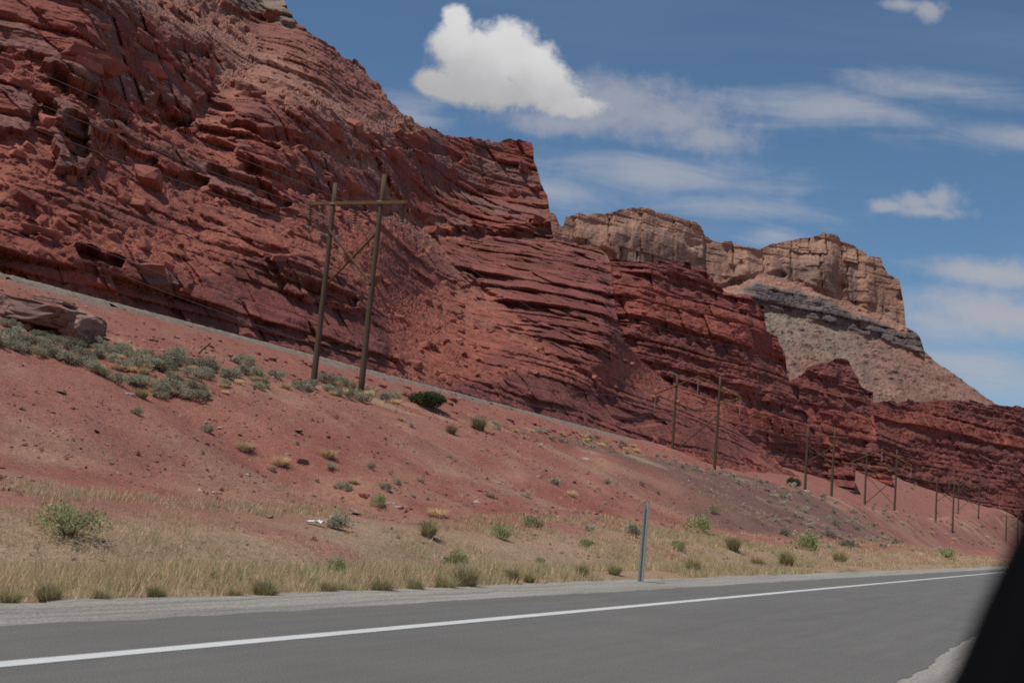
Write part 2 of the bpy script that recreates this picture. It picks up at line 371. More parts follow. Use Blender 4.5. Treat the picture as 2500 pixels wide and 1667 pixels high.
M_PSAGE = leaf_mat('pale_sage', (0.47, 0.43, 0.315)); M_GREEN = leaf_mat('green_leaves', (0.38, 0.41, 0.19)); M_JUN = leaf_mat('juniper_scale', (0.075, 0.105, 0.042)); M_BARK = flat_mat('grey_bark', (0.14, 0.105, 0.08), 0.95, 14.0, 0.3)

# ------------------------------------------------------------------ ground sheet
def build_ground():
    az_front = np.radians(np.linspace(-27.5, 28.5, 520)); az_rest = np.radians(np.linspace(28.5, 332.5, 50)[1:-1])
    az = np.concatenate([az_front, az_rest])
    rr = np.concatenate([np.geomspace(0.8, 11, 30)[:-1], np.geomspace(11, 140, 310)[:-1], np.geomspace(140, 480, 130)[:-1], np.geomspace(480, 1300, 90)[:-1], np.geomspace(1300, 9000, 20)])
    R, A = np.meshgrid(rr, az, indexing='ij'); x = R * np.sin(A); y = R * np.cos(A)
    s, t = xy2st(x, y); z = ground_z(s, t)
    far = sstep(1500, 4000, R); z = z * (1 - far) + far * np.minimum(z, 2)
    # colour of the soil, with the shade of the right-facing spur slope painted in
    n1 = fbm(s / 11, t / 7, 21, 4); n2 = fbm(s / 3, t / 3, 22, 3); n3 = fbm(s / 40, t / 18, 23, 3)
    red = np.array([0.335, 0.120, 0.086]); pink = np.array([0.350, 0.165, 0.120]); brown = np.array([0.172, 0.098, 0.080]); straw = np.array([0.43, 0.315, 0.195]); grey = np.array([0.235, 0.205, 0.175]); orange = np.array([0.30, 0.128, 0.095])
    def L(a, b, w): return a * (1 - w[..., None]) + b * w[..., None]
    c = L(np.broadcast_to(red, x.shape + (3,)).copy(), pink, np.clip(0.45 + 0.9 * n1 + 0.3 * n2, 0, 1))
    dark = sstep(0.0, 0.14, (s - 92 - 0.3 * (t - 35)) / 160 + 0.10 * n1) * (1 - sstep(185, 255, s + 25 * n3)) * sstep(22, 29, t + 4 * n1) * (1 - sstep(50, 56, t))
    c = L(c, brown, 0.85 * dark)  # brown painted into the soil for the shade on the slope facing right
    c = L(c, orange, 0.85 * sstep(205, 265, s + 20 * n1) * sstep(24, 34, t))
    verge = sstep(9.5, 10.5, t) * (1 - sstep(17.5, 22, t + 3 * n1 + 2 * n2)); bare = sstep(0.1, 0.5, n2 + 0.5 * n1)
    c = L(c, straw, verge * (0.78 - 0.5 * bare))
    c = L(c, straw, 0.24 * sstep(0.0, 0.5, n2 + 0.8 * n3 + 0.1) * sstep(20, 24, t) * (1 - sstep(44, 50, t)) * (1 - dark))
    c = L(c, straw * 0.8, 0.30 * dark * sstep(0.1, 0.5, n2 - n3))
    c = L(c, straw * 0.95, 0.55 * sstep(0.15, 0.5, n2 + n3) * sstep(40, 48, t) * (1 - sstep(58, 62, t)))
    # ballast stone spilled down the embankment in tongues
    b = 1 - sstep(186, 206, s); spill = b * sstep(69.4 - 5.5 * np.clip(fbm(s / 5 + 0.2 * t, s * 0, 24, 3) + 0.15, 0, 1), 70.2, t + 0.5 * n2) * (1 - sstep(75, 77, t))
    c = L(c, grey, np.clip(spill, 0, 1))
    c = L(c, np.array([0.33, 0.13, 0.092]), 0.6 * b * sstep(60, 63, t) * (1 - np.clip(spill, 0, 1)))
    c *= (1 + 0.12 * n2)[..., None]
    co = np.stack([x, y, z], -1).reshape(-1, 3)
    f = grid_faces(len(rr), len(az), True)[:, ::-1]
    me = mesh_np('ground', co, f, np.clip(c, 0.01, 1).reshape(-1, 3), True)
    # close the hole under the camera
    o = link('ground', me, M_SOIL); tag(o, 'red stony bank and bench rising from the highway verge', kind='structure')
    mb = MB(); n = 24; mb.add([(0.9 * math.sin(2 * math.pi * k / n), 0.9 * math.cos(2 * math.pi * k / n), -0.065) for k in range(n)], [tuple(range(n - 1, -1, -1))])
    return o
GROUND = build_ground()

# ------------------------------------------------------------------ road, paint, shoulders
def strip(name, s_arr, t_fun_l, t_fun_r, z, mat, nt=2, label=None, crown=None):
    """sheet in road coordinates; object frame lies along the road so that textures follow it"""
    S = np.asarray(s_arr); tl = t_fun_l(S); tr = t_fun_r(S); w = np.linspace(0, 1, nt)[None, :]
    t = tr[:, None] * (1 - w) + tl[:, None] * w; s = np.broadcast_to(S[:, None], t.shape)
    zz = np.full(t.shape, z) if crown is None else z + crown(s, t, w + 0 * t)
    me = mesh_np(name, np.stack([s, t, zz], -1).reshape(-1, 3), grid_faces(len(S), nt), None, True)
    o = link(name, me, mat); o.rotation_euler = (0, 0, math.pi / 2 - HD)
    tag(o, label, kind='structure'); return o
SS = np.concatenate([np.linspace(-40, 0, 40)[:-1], np.linspace(0, 60, 700)[:-1], np.linspace(60, 200, 300)[:-1], np.linspace(200, 900, 120)])
edge_n = lambda S, sd, a: a * (0.6 * fbm(S / 2.5, S * 0 + sd, sd, 3) + 0.5 * fbm(S / 0.5, S * 0 + sd, sd + 1, 3))
strip('road', SS, lambda S: T_EDGE + edge_n(S, 51, 0.16), lambda S: T_NEAR + edge_n(S, 52, 0.13), 0.0, M_ASPH, 6, 'grey asphalt highway running away to the right')
strip('edge_line', SS, lambda S: T_LINE + 0.10 + edge_n(S, 53, 0.012), lambda S: T_LINE - 0.10 + edge_n(S, 54, 0.012), 0.005, M_PAINT, 2, 'solid white edge line painted on the asphalt')
strip('gravel_shoulder', SS, lambda S: 10.35 + edge_n(S, 55, 0.35), lambda S: 8.2 + 0 * S, -0.012, M_GRAVEL, 12, 'pale gravel shoulder between asphalt and dry grass', lambda s, t, w: 0.05 * sstep(9.1, 9.9, t + 0.25 * fbm(s / 3, t, 56, 2)) * (1 - w ** 6) + 0.02 * fbm(s / 0.7, t / 0.3, 57, 2) * sstep(8.9, 9.3, t))
strip('gravel_shoulder', SS, lambda S: 2.3 + 0 * S, lambda S: -5.5 + 0 * S, -0.005, M_GRAVEL, 6, 'pale gravel strip on the near side of the asphalt')

# ------------------------------------------------------------------ cliffs and mesa
K_OF = lambda X: -TD[0] * -X + TD[1] if False else (TD[0] * X + TD[1])          # t = K * y along a sight line
def in_poly(x, y, poly):
    r = np.zeros(x.shape, bool); n = len(poly)
    for i in range(n):
        x1, y1 = poly[i]; x2, y2 = poly[(i + 1) % n]
        if y1 == y2: continue
        c = ((y1 > y) != (y2 > y)) & (x < (x2 - x1) * (y - y1) / (y2 - y1) + x1); r ^= c
    return r
def blur(a, k, axis):
    if k < 1: return a
    p = np.concatenate([np.repeat(np.take(a, [0], axis), k, axis), a, np.repeat(np.take(a, [-1], axis), k + 1, axis)], axis)
    c = np.cumsum(p, axis); n = a.shape[axis]; w = 2 * k + 1
    hi = np.take(c, np.arange(w - 1, w - 1 + n), axis); lo = np.take(c, np.arange(0, n), axis) - np.take(p, np.arange(0, n), axis)
    return (hi - lo) / w
def beds(z, lat, mean, seed, wmin=1.5, wmax=4.5):
    """bedded, jointed rock: every bed has its own thickness and stand-out, every block in it its own tilt"""
    rng = np.random.RandomState(seed); th = mean * np.exp(rng.normal(0, 0.45, 900)); bd = np.cumsum(th) - 40
    i = np.clip(np.searchsorted(bd, z) - 1, 0, 898); ti = th[np.minimum(i + 1, 899)]; fz = (z - bd[i]) / ti
    r0 = rng.rand(900)[i]; w = (mean * rng.uniform(wmin, wmax, 900))[i]; off = (rng.rand(900) * 50)[i]
    q = lat / w + off; j = np.floor(q); fx = q - j
    r1 = hsh(i, j, seed); r2 = hsh(i, j, seed + 5); r3 = hsh(i, j, seed + 6) - 0.5; r4 = hsh(i, j, seed + 8) - 0.4
    ez = np.clip(np.minimum(fz, 1 - fz) * ti, 0, None); ex = np.minimum(fx, 1 - fx) * w
    face = r3 * (fx - 0.5) * w * 0.55 - r4 * (fz - 0.5) * ti * 0.8 - 0.06 * mean * (ex < 0.07 * w)          # slanted faces of the single blocks
    return r0, r1, r2, ez, ex, face
def boulders(x, y, size, seed, dens):
    """angular stones lying on a slope: highest of the boxy bumps around each point"""
    x = x / size; y = y / size; xi = np.floor(x).astype(np.int64); yi = np.floor(y).astype(np.int64); z0 = np.zeros_like(xi); H = np.zeros(x.shape); cid = np.zeros(x.shape)
    for dx in (-1, 0, 1):
        for dy in (-1, 0, 1):
            cx = xi + dx; cy = yi + dy; r = _h(cx, cy, z0, seed); px = cx + _h(cx, cy, z0, seed + 1) - x; py = cy + _h(cx, cy, z0, seed + 2) - y
            a = (_h(cx, cy, z0, seed + 3) - 0.5) * 1.6; ca = np.cos(a); sa = np.sin(a); u = px * ca + py * sa; v = py * ca - px * sa
            q = 0.28 + 0.4 * _h(cx, cy, z0, seed + 4); d = np.maximum(np.abs(u) / q, np.maximum(np.abs(v) / (0.62 * q), (np.abs(u) + 1.2 * np.abs(v)) / (1.25 * q)))
            h = np.where(r < dens, np.clip(2.4 * (1 - d), 0, 1) * q * (0.75 + 0.5 * (u * np.sin(r * 40) + v * np.cos(r * 40)) / q), 0); h = np.clip(h, 0, 1)
            n = h > H; H = np.where(n, h, H); cid = np.where(n, _h(cx, cy, z0, seed + 5), cid)
    return H * size, cid
def lerp3(a, b, w): return a * (1 - w[..., None]) + b * w[..., None]

def layer_grid(px_top, px0, px1, nc, nr, base_ye, y_floor=None, jag=0.0, seed=0):
    """columns follow azimuth, rows run from the foot of the rock to its skyline. Returns X (nc), E (nr,nc), Y base"""
    px_top = np.array(px_top, float); tx, te = ray(px_top[:, 0], px_top[:, 1])
    X0 = float(ray(px0, 900)[0]); X1 = float(ray(px1, 900)[0]); X = np.linspace(X0, X1, nc)
    et = np.interp(X, tx, te)
    if jag:
        q = X * 2900
        et = et + jag / FPX * (0.9 * (hsh(np.floor(q / 17 + 3 * vnoise(q / 40, q * 0, seed)), None, seed) - 0.5) + 1.2 * fbm(q / 30, q * 0, seed + 1, 4))
    Y0, e0 = base_ye(X)
    v = np.linspace(0, 1, nr)[:, None]
    # rows follow a smooth line above the skyline and stop at it, so that beds stay level across sharp drops
    w = max(6, nc // 14); pad = np.pad(et, w, mode='edge'); env = np.max(np.stack([pad[i:i + nc] for i in range(0, 2 * w + 1, 2)]), 0); env = blur(blur(env, w, 0), w // 2, 0); env = np.maximum(env, et)
    E = e0[None, :] + (np.maximum(env - e0, 0.0015))[None, :] * v
    E = np.minimum(E, np.maximum(et, e0 + 0.001)[None, :])
    return X, E, Y0

def finish_layer(name, X, E, Y, dz, D, col, mat, label, back=0.35, right=True, depth_r=60.0):
    nr, nc = E.shape
    z = CAMH + E * Y + dz; Yd = Y - D
    P = np.stack([X[None, :] * Yd, Yd + 0 * z, z], -1)
    # skirt below the foot, plateau running back behind the skyline, right flank turning away
    sk = P[:1].copy(); sk[..., 2] -= 25
    rows = [sk, P]; cols = [col[:1], col]
    top = P[-1:]
    for k, (by, dzk) in enumerate(((0.03, -0.2), (0.10, -1.0), (0.2, -4.0), (back, -12.0))):
        q = top.copy(); q[..., :2] *= (1 + by); q[..., 2] += dzk + 0.5 * by * 0
        rows.append(q); cols.append(col[-1:])
    P = np.concatenate(rows, 0); C = np.concatenate(cols, 0)
    if right:
        ex = []
        for k in range(1, 8):
            q = P[:, -1:].copy(); g = depth_r * (k / 7.0) ** 1.3; n = (1 + g / np.maximum(q[..., 1:2], 1)); q[..., :2] *= n; q[..., 0] -= 0.006 * k * q[..., 1]
            q[..., 0] += 1.2 * (hsh(np.arange(len(q)), np.full(len(q), k), 3)[:, None] - 0.5)
            ex.append(q)
        P = np.concatenate([P] + ex, 1); C = np.concatenate([C] + [C[:, -1:]] * 7, 1)
    f = grid_faces(P.shape[0], P.shape[1])
    me = mesh_np(name, P.reshape(-1, 3), f, np.clip(C, 0.008, 1).reshape(-1, 3), False)
    o = link(name, me, mat); tag(o, label, kind='structure'); return o, P, C

def weight_map(polys, X, E, seed, soft=4, warp=0.012):
    wx = X[None, :] + warp * fbm(X[None, :] * 45 + 0 * E, E * 60, seed, 4); we = E + warp * 0.8 * fbm(X[None, :] * 45 + 0 * E, E * 60, seed + 9, 4)
    m = np.zeros(E.shape)
    for poly, w in polys:
        pts = np.array(poly, float); a, b = ray(pts[:, 0], pts[:, 1]); m = np.maximum(m, w * in_poly(wx, we, list(zip(a, b))))
    return blur(blur(m, soft, 0), soft, 1)

def integrate(X, E, Y0, tan_a, kmin=0.12):
    nr, nc = E.shape; K = np.maximum(TD[0] * X + TD[1], 0.1); Y = np.zeros_like(E); Y[0] = Y0
    for r in range(1, nr):
        den = np.maximum(K * tan_a[r] - E[r], np.maximum(0.10 * K, 0.035)); Y[r] = Y[r - 1] * (1 + (E[r] - E[r - 1]) / den)
    return Y

RED = np.array([0.310, 0.117, 0.090]); DEEP = np.array([0.215, 0.083, 0.070]); PURP = np.array([0.205, 0.092, 0.086]); ORNG = np.array([0.365, 0.137, 0.092]); BRWN = np.array([0.360, 0.195, 0.145]); VARN = np.array([0.215, 0.118, 0.102]); TALU = np.array([0.330, 0.140, 0.106]); DUST = np.array([0.30, 0.17, 0.125])
for _c in (RED, DEEP, PURP, ORNG, TALU): _c *= np.array([0.94, 0.77, 0.72])
for _c in (BRWN, VARN, DUST): _c *= np.array([0.95, 0.90, 0.86])

def rock_relief(s, z, X, E, thin, mass, talus, seed, tilt=0.0, sc=1.0):
    """stand-out in metres and lift, plus colour variation; s is the along-wall coordinate"""
    zw = z + 1.5 * sc * fbm(s / (45 * sc), z / (40 * sc), seed + 1, 2) + 0.16 * sc * fbm(s / (6 * sc), z / (6 * sc), seed + 4, 2)
    sw = s + 0.5 * sc * fbm(s / (7 * sc), z / (5 * sc), seed + 2, 3)
    a0, a1, a2, az_, ax_, af = beds(zw, sw, 2.2 * sc, seed + 3, 1.8, 6.5)
    b0, b1, b2, bz_, bx_, bf = beds(zw + 7.7, sw * 1.07, 0.8 * sc, seed + 4, 2.0, 8.0)
    c0, c1, c2, cz_, cx_, cf = beds(zw * 1.0 + 3.1, sw + tilt * z, 4.6 * sc, seed + 5, 1.0, 3.8)
    big = fbm(s / (20 * sc), z / (9 * sc), seed + 6, 3); rg = fbm(s / (1.6 * sc), z / (0.8 * sc), seed + 12, 4)
    jut = (a2 > 0.35)
    amp = 0.55 + 0.75 * sstep(-0.3, 0.3, fbm(s / (14 * sc), z / (5 * sc), seed + 14, 3))
    th = amp * (1.5 * sstep(0.42, 0.5, a0) + 0.5 * a0 + 1.0 * a1 * jut + 1.2 * sstep(0.45, 0.55, b0) + 0.7 * b1) + 0.8 * af + 0.9 * bf + 0.42 * rg - 0.55 * np.exp(-az_ / (0.12 * sc)) - 0.35 * (ax_ < 0.12 * sc) - 0.3 * np.exp(-bz_ / (0.09 * sc))
    ms = 1.6 * c0 + 1.5 * c1 + 0.7 * cf + 0.9 * a1 * (a2 > 0.55) + 0.7 * af * (a2 > 0.55) + 0.5 * b1 * (b2 > 0.5) + 0.4 * rg - 0.8 * (cx_ < 0.2 * sc) * (c2 > 0.4) - 1.3 * np.exp(-cz_ / (0.35 * sc)) - 0.3 * (ax_ < 0.1 * sc) * (a2 > 0.55)
    H1, i1 = boulders(s, zw * 1.25, 2.8 * sc, seed + 7, 0.4); H2, i2 = boulders(s, zw * 1.25, 1.35 * sc, seed + 17, 0.55); H3, i3 = boulders(s, zw * 1.25, 0.7 * sc, seed + 27, 0.7)
    H1 = H1 * sstep(-0.3, 0.3, fbm(s / (16 * sc), z / (12 * sc), seed + 13, 2) + 0.05)
    rub = np.maximum(np.maximum(H1, 0.9 * H2), 0.8 * H3) + 0.1 * sc * rg
    out = sstep(-0.08, 0.22, fbm(s / (26 * sc), z / (7 * sc), seed + 11, 4))                       # ledges breaking through the talus
    D = sc * (thin * (0.74 * th + 1.0 * big + 0.65 * rub / sc * sstep(0.25, -0.25, fbm(s / (9 * sc), z / (6 * sc), seed + 15, 3))) + mass * (0.8 * ms + 1.0 * big + 1.7 + 0.3 * rub / sc)) + talus * (0.95 * rub * (1 - 0.6 * out) + sc * (1.0 * big + 0.5 * out * (th - 0.6)))
    D = 0.55 * D + 0.45 * blur(blur(D, 1, 0), 1, 1)
    lift = talus * (1 - 0.6 * out) * 0.5 * rub
    cid = np.where(H1 > 0.3, i1, np.where(H2 > 0.2, i2, i3))
    var = 0.5 * (a2 - 0.5) * (thin + 0.6 * talus * out) + 0.35 * (b2 - 0.5) * thin + 0.5 * (c2 - 0.5) * mass + 0.6 * (cid - 0.5) * talus * (rub > 0.15)
    return D, lift, var, big, a2, c2

def build_near_cliff():
    top = [(-400, -260), (-120, -200), (200, -120), (500, -90), (600, -60), (655, -12), (690, 6), (702, 30), (735, 70), (760, 88), (795, 108), (820, 130), (872, 152), (900, 190), (935, 222), (950, 250), (990, 285), (1040, 315), (1100, 338), (1180, 352), (1215, 353), (1255, 350), (1297, 352), (1302, 372), (1302, 400), (1312, 425), (1318, 455), (1336, 480), (1342, 520), (1346, 560), (1352, 585), (1400, 592), (1460, 601), (1480, 625), (1493, 665), (1502, 760), (1530, 850), (1570, 890), (1640, 945), (1700, 975), (1735, 992), (1790, 1032), (1840, 1075), (1885, 1118), (1925, 1148), (1970, 1180)]
    nc, nr = 1040, 540
    def base(X):
        K = TD[0] * X + TD[1]; Y0 = 76.5 / K; s, t = xy2st(X * Y0, Y0); z0 = ground_z(s, t, False) - 0.8
        return Y0, (z0 - CAMH) / Y0
    X, E, Y0 = layer_grid(top, -270, 1965, nc, nr, base, jag=7.5, seed=61)
    thin = weight_map([
        ([(-80, 540), (150, 590), (350, 640), (450, 690), (640, 622), (760, 632), (880, 700), (935, 770), (935, 920), (800, 890), (560, 820), (300, 740), (0, 680), (-80, 660)], 1.0),
        ([(900, 905), (1100, 945), (1300, 915), (1560, 950), (1640, 1000), (1600, 1090), (1300, 1060), (1000, 990), (900, 950)], 0.8),
        ([(1080, 600), (1280, 572), (1480, 560), (1520, 700), (1540, 850), (1440, 910), (1330, 835), (1240, 745), (1150, 680)], 1.0),
        ([(540, 20), (700, -10), (980, 270), (900, 290), (700, 150)], 0.65), 
        ([(1080, 556), (1360, 550), (1380, 605), (1150, 612)], 0.9), ([(1640, 985), (1760, 1025), (1880, 1110), (1750, 1120), (1600, 1060)], 0.7),
        ([(0, 440), (250, 480), (420, 560), (300, 560), (0, 500)], 0.6), ([(900, 640), (1000, 600), (1080, 700), (1000, 720)], 0.6),
        ([(620, 470), (760, 480), (800, 560), (700, 560)], 0.5), ([(1180, 850), (1330, 860), (1300, 910), (1180, 890)], 0.5)], X, E, 62, 3)
    mass = weight_map([
        ([(925, 395), (990, 315), (1310, 300), (1380, 560), (1090, 556), (1000, 515)], 1.0),
        ([(495, 215), (700, 275), (930, 325), (1000, 320), (960, 395), (760, 352), (560, 305)], 0.9), ([(585, 345), (760, 382), (900, 420), (965, 505), (900, 490), (720, 440), (600, 395)], 0.9),
        ([(-120, -120), (150, -60), (330, 40), (520, 125), (505, 235), (475, 300), (440, 260), (250, 170), (100, 140), (-120, 110)], 0.9),
        ([(180, 95), (480, 270), (470, 320), (430, 290), (250, 235), (110, 170)], 1.0), ([(220, 285), (470, 392), (640, 440), (725, 520), (600, 490), (400, 410), (230, 350)], 0.8),
        ([(120, 240), (232, 285), (225, 440), (140, 425)], 0.9), ([(500, -100), (720, -100), (722, 80), (650, 45), (540, 15)], 0.9), ([(-80, 200), (60, 230), (90, 330), (-80, 320)], 0.8), ([(1060, 600), (1170, 690), (1130, 720), (1020, 640)], 0.7),
        ([(180, 590), (330, 640), (470, 690), (450, 730), (300, 690), (160, 640)], 0.8), ([(0, 540), (120, 560), (110, 590), (0, 575)], 0.7), ([(640, 630), (760, 640), (890, 710), (880, 760), (700, 720)], 0.5),
        ([(480, 480), (600, 540), (700, 620), (620, 610), (500, 540)], 0.35)], X, E, 63, 1)
    thin = np.clip(thin * (1 - 0.55 * mass), 0, 1); talus = np.clip(1 - thin - mass, 0, 1)
    tan_a = 0.80 * talus + 1.25 * thin + 1.7 * mass
    for _k in range(2): tan_a = blur(blur(tan_a, 30, 1), 9, 0)
    K = TD[0] * X + TD[1]; tan_a = np.maximum(tan_a, (E + 0.10) / K[None, :])
    Y = integrate(X, E, Y0, tan_a)
    # the right-hand part of the wall turns to face down the valley, so its beds run level there
    ir = int(np.argmin(np.abs(X - 0.02))); Yc = np.interp(E, E[:, ir] + 1e-7 * np.arange(nr), Y[:, ir])
    w = 0.78 * sstep(-0.14, -0.02, X)[None, :] * (1 - sstep(0.075, 0.13, X))[None, :] * sstep(0.03, 0.10, E - E[:1])
    Y = Y * (1 - w) + np.maximum(Y0[None, :] * 1.01, Yc) * w
    Y = blur(blur(Y, 5, 1), 5, 1)
    z = CAMH + E * Y; s, t = xy2st(X[None, :] * Y, Y)
    D, lift, var, big, a2, c2 = rock_relief(s, z, X, E, thin, mass, talus, 64, tilt=0.35)
    rec = weight_map([([(150, 300), (215, 320), (222, 380), (205, 435), (165, 400)], 2.4), ([(600, 398), (720, 442), (880, 490), (965, 508), (940, 525), (800, 480), (680, 452), (590, 415)], 3.2), ([(560, 308), (660, 335), (790, 358), (780, 375), (640, 352), (550, 322)], 3.0),
        ([(1010, 520), (1100, 560), (1350, 566), (1355, 584), (1100, 578), (1000, 540)], 3.0), ([(190, 610), (300, 640), (290, 665), (200, 640)], 3.0), ([(380, 240), (470, 300), (440, 315), (360, 270)], 3.0), ([(120, 175), (250, 240), (330, 290), (300, 300), (110, 200)], 2.4), ([(420, 110), (500, 140), (500, 165), (420, 140)], 2.4),
        ([(510, 410), (640, 450), (700, 500), (690, 520), (600, 470), (500, 430)], 2.6), ([(740, 700), (860, 730), (880, 760), (760, 740)], 2.2), ([(1500, 1020), (1600, 1015), (1640, 1035), (1520, 1040)], 2.2), ([(860, 330), (1000, 350), (1130, 395), (1120, 410), (980, 375), (850, 350)], 2.2), ([(60, 690), (200, 720), (200, 738), (60, 712)], 2.0), ([(1140, 640), (1230, 735), (1290, 760), (1200, 735)], 2.0)], X, E, 66, 2, 0.010)
    fade = sstep(0, 0.02, np.linspace(0, 1, nr))[:, None]; D = (D - rec) * fade
    # colours
    px_h = (E - 0.0)
    up = sstep(0.0, 1.0, (z - 44 + 10 * fbm(s / 30, z / 20, 70, 3)) / 30) * (1 - mass * 0.9)
    c = np.broadcast_to(RED, z.shape + (3,)).copy()
    c = lerp3(c, TALU, talus); c = lerp3(c, BRWN, 0.95 * up * np.clip(talus + 0.6 * thin, 0, 1))
    low = sstep(46, 20, z); c = lerp3(c, ORNG, 0.45 * low * sstep(-0.2, 0.4, fbm(s / 18, z / 10, 71, 3)))
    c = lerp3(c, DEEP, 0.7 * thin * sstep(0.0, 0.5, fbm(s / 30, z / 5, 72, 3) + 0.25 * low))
    c = lerp3(c, VARN, 0.9 * (mass + 0.35 * thin) * sstep(0.35, 0.75, c2 * 0.6 + 0.5 * (0.5 + 0.5 * fbm(s / 9, z / 6, 73, 4))))
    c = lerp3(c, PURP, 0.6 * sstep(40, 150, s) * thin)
    c = lerp3(c, DUST, 0.5 * talus * sstep(0.15, 0.6, fbm(s / 9, z / 9, 74, 4)))
    gt = weight_map([([(500, -100), (720, -100), (722, 80), (650, 45), (540, 15)], 1.0)], X, E, 67, 2)
    c = lerp3(c, np.array([0.24, 0.185, 0.15]), 0.85 * gt)
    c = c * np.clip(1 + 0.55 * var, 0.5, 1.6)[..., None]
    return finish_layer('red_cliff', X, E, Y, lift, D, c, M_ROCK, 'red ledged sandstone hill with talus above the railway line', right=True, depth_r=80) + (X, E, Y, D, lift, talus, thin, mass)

CL = build_near_cliff()

def wall_layer(name, label, top, px0, px1, nc, nr, y_of, z_base, seed, sc, cols, mat=M_ROCK, slope=(2.6, 1.1), jag=4.0, depth_r=120.0, massz=(), lean=0.0):
    def base(X):
        Y0 = y_of(X); return Y0, (z_base(X, Y0) - CAMH) / Y0
    X, E, Y0 = layer_grid(top, px0, px1, nc, nr, base, jag=jag, seed=seed)
    q = X[None, :] * 2900; v = np.linspace(0, 1, nr)[:, None]
    ledge = sstep(-0.35, 0.1, fbm(q / 170, E * 42, seed + 50, 3) + 0.35)
    thin = ledge; talus = 1 - ledge; mass = np.zeros_like(E)
    # depth: leaning wall
    Y = np.zeros_like(E); Y[0] = Y0; lb = blur(blur(ledge, nc // 7, 1), nr // 10, 0)
    for r in range(1, nr):
        ta = slope[0] * lb[r] + slope[1] * (1 - lb[r]); den = np.maximum(0.55 * ta - E[r], 0.12); Y[r] = Y[r - 1] * (1 + (E[r] - E[r - 1]) / den)
    Y = blur(Y, 4, 1); z = CAMH + E * Y; s, t = xy2st(X[None, :] * Y, Y); lat = 0.6 * s + X[None, :] * Y
    for (z0, z1) in massz: mass = np.maximum(mass, sstep(z0 - 0.6, z0 + 0.2, z + 1.5 * fbm(lat / 40, z * 0, seed + 51, 2)) * (1 - sstep(z1 - 0.2, z1 + 0.6, z + 1.5 * fbm(lat / 40, z * 0, seed + 51, 2))))
    thin = thin * (1 - mass); talus = talus * (1 - mass)
    D, lift, var, big, a2, c2 = rock_relief(lat, z, X, E, thin, mass, talus, seed, 0.25, sc)
    D = D + 4.0 * sc * fbm(lat / (40 * sc), z / (13 * sc), seed + 52, 4)
    D = D * sstep(0, 0.03, v)
    c = cols(lat, z, E, X, thin, mass, talus) * np.clip(1 + 0.6 * var, 0.5, 1.6)[..., None]
    return finish_layer(name, X, E, Y, lift, D, c, mat, label, depth_r=depth_r)

def cols_red(p):
    def f(lat, z, E, X, thin, mass, talus):
        c = np.broadcast_to(RED, z.shape + (3,)).copy(); c = lerp3(c, PURP, np.clip(p + 0.5 * fbm(lat / 30, z / 6, 81, 3), 0, 1) * thin); c = lerp3(c, DEEP, 0.7 * sstep(0.0, 0.5, fbm(lat / 60, z / 4, 82, 3)) * thin)
        c = lerp3(c, ORNG, 0.2 * mass); c = lerp3(c, 0.85 * TALU, talus); return 0.93 * c
    return f
def gz(off=-1.0):
    def f(X, Y):
        s, t = xy2st(X * Y, Y); return ground_z(s, t, False) + off
    return f
wall_layer('red_cliff', 'ledged red promontory in the middle with thin dark beds', [(1400, 700), (1440, 645), (1472, 626), (1518, 634), (1568, 645), (1610, 640), (1660, 641), (1709, 653), (1728, 668), (1747, 695), (1778, 714), (1824, 722), (1847, 745), (1866, 753), (1867, 794), (1872, 813), (1897, 826), (1905, 850), (1916, 867), (1923, 917), (1932, 950), (1955, 990), (1985, 1030), (2030, 1075), (2075, 1125), (2110, 1165)], 1400, 2100, 350, 300,
           lambda X: np.interp(X, [0.05, 0.11, 0.2, 0.27], [300, 300, 330, 372]), gz(), 101, 1.1, cols_red(0.6), massz=((56, 66), (30, 36)))
wall_layer('red_cliff', 'dark red ledged spur standing between the third and fourth pole frames', [(1780, 1020), (1850, 985), (1920, 945), (1950, 921), (1975, 900), (2000, 886), (2046, 875), (2069, 876), (2084, 905), (2103, 944), (2120, 950), (2131, 956), (2134, 1030), (2142, 1090), (2165, 1140), (2200, 1190)], 1780, 2190, 210, 190,
           lambda X: np.interp(X, [0.18, 0.31], [440, 505]), gz(), 121, 1.2, cols_red(0.75), massz=((44, 55), (22, 30)))
wall_layer('red_cliff', 'long low wall of purplish red beds at the far right', [(2080, 985), (2132, 984), (2174, 979), (2250, 984), (2310, 976), (2365, 979), (2442, 990), (2500, 996), (2700, 1010)], 2080, 2600, 260, 170,
           lambda X: np.interp(X, [0.25, 0.31, 0.45], [610, 640, 760]), gz(), 141, 1.5, cols_red(0.95), massz=((72, 80),), slope=(2.2, 1.2))

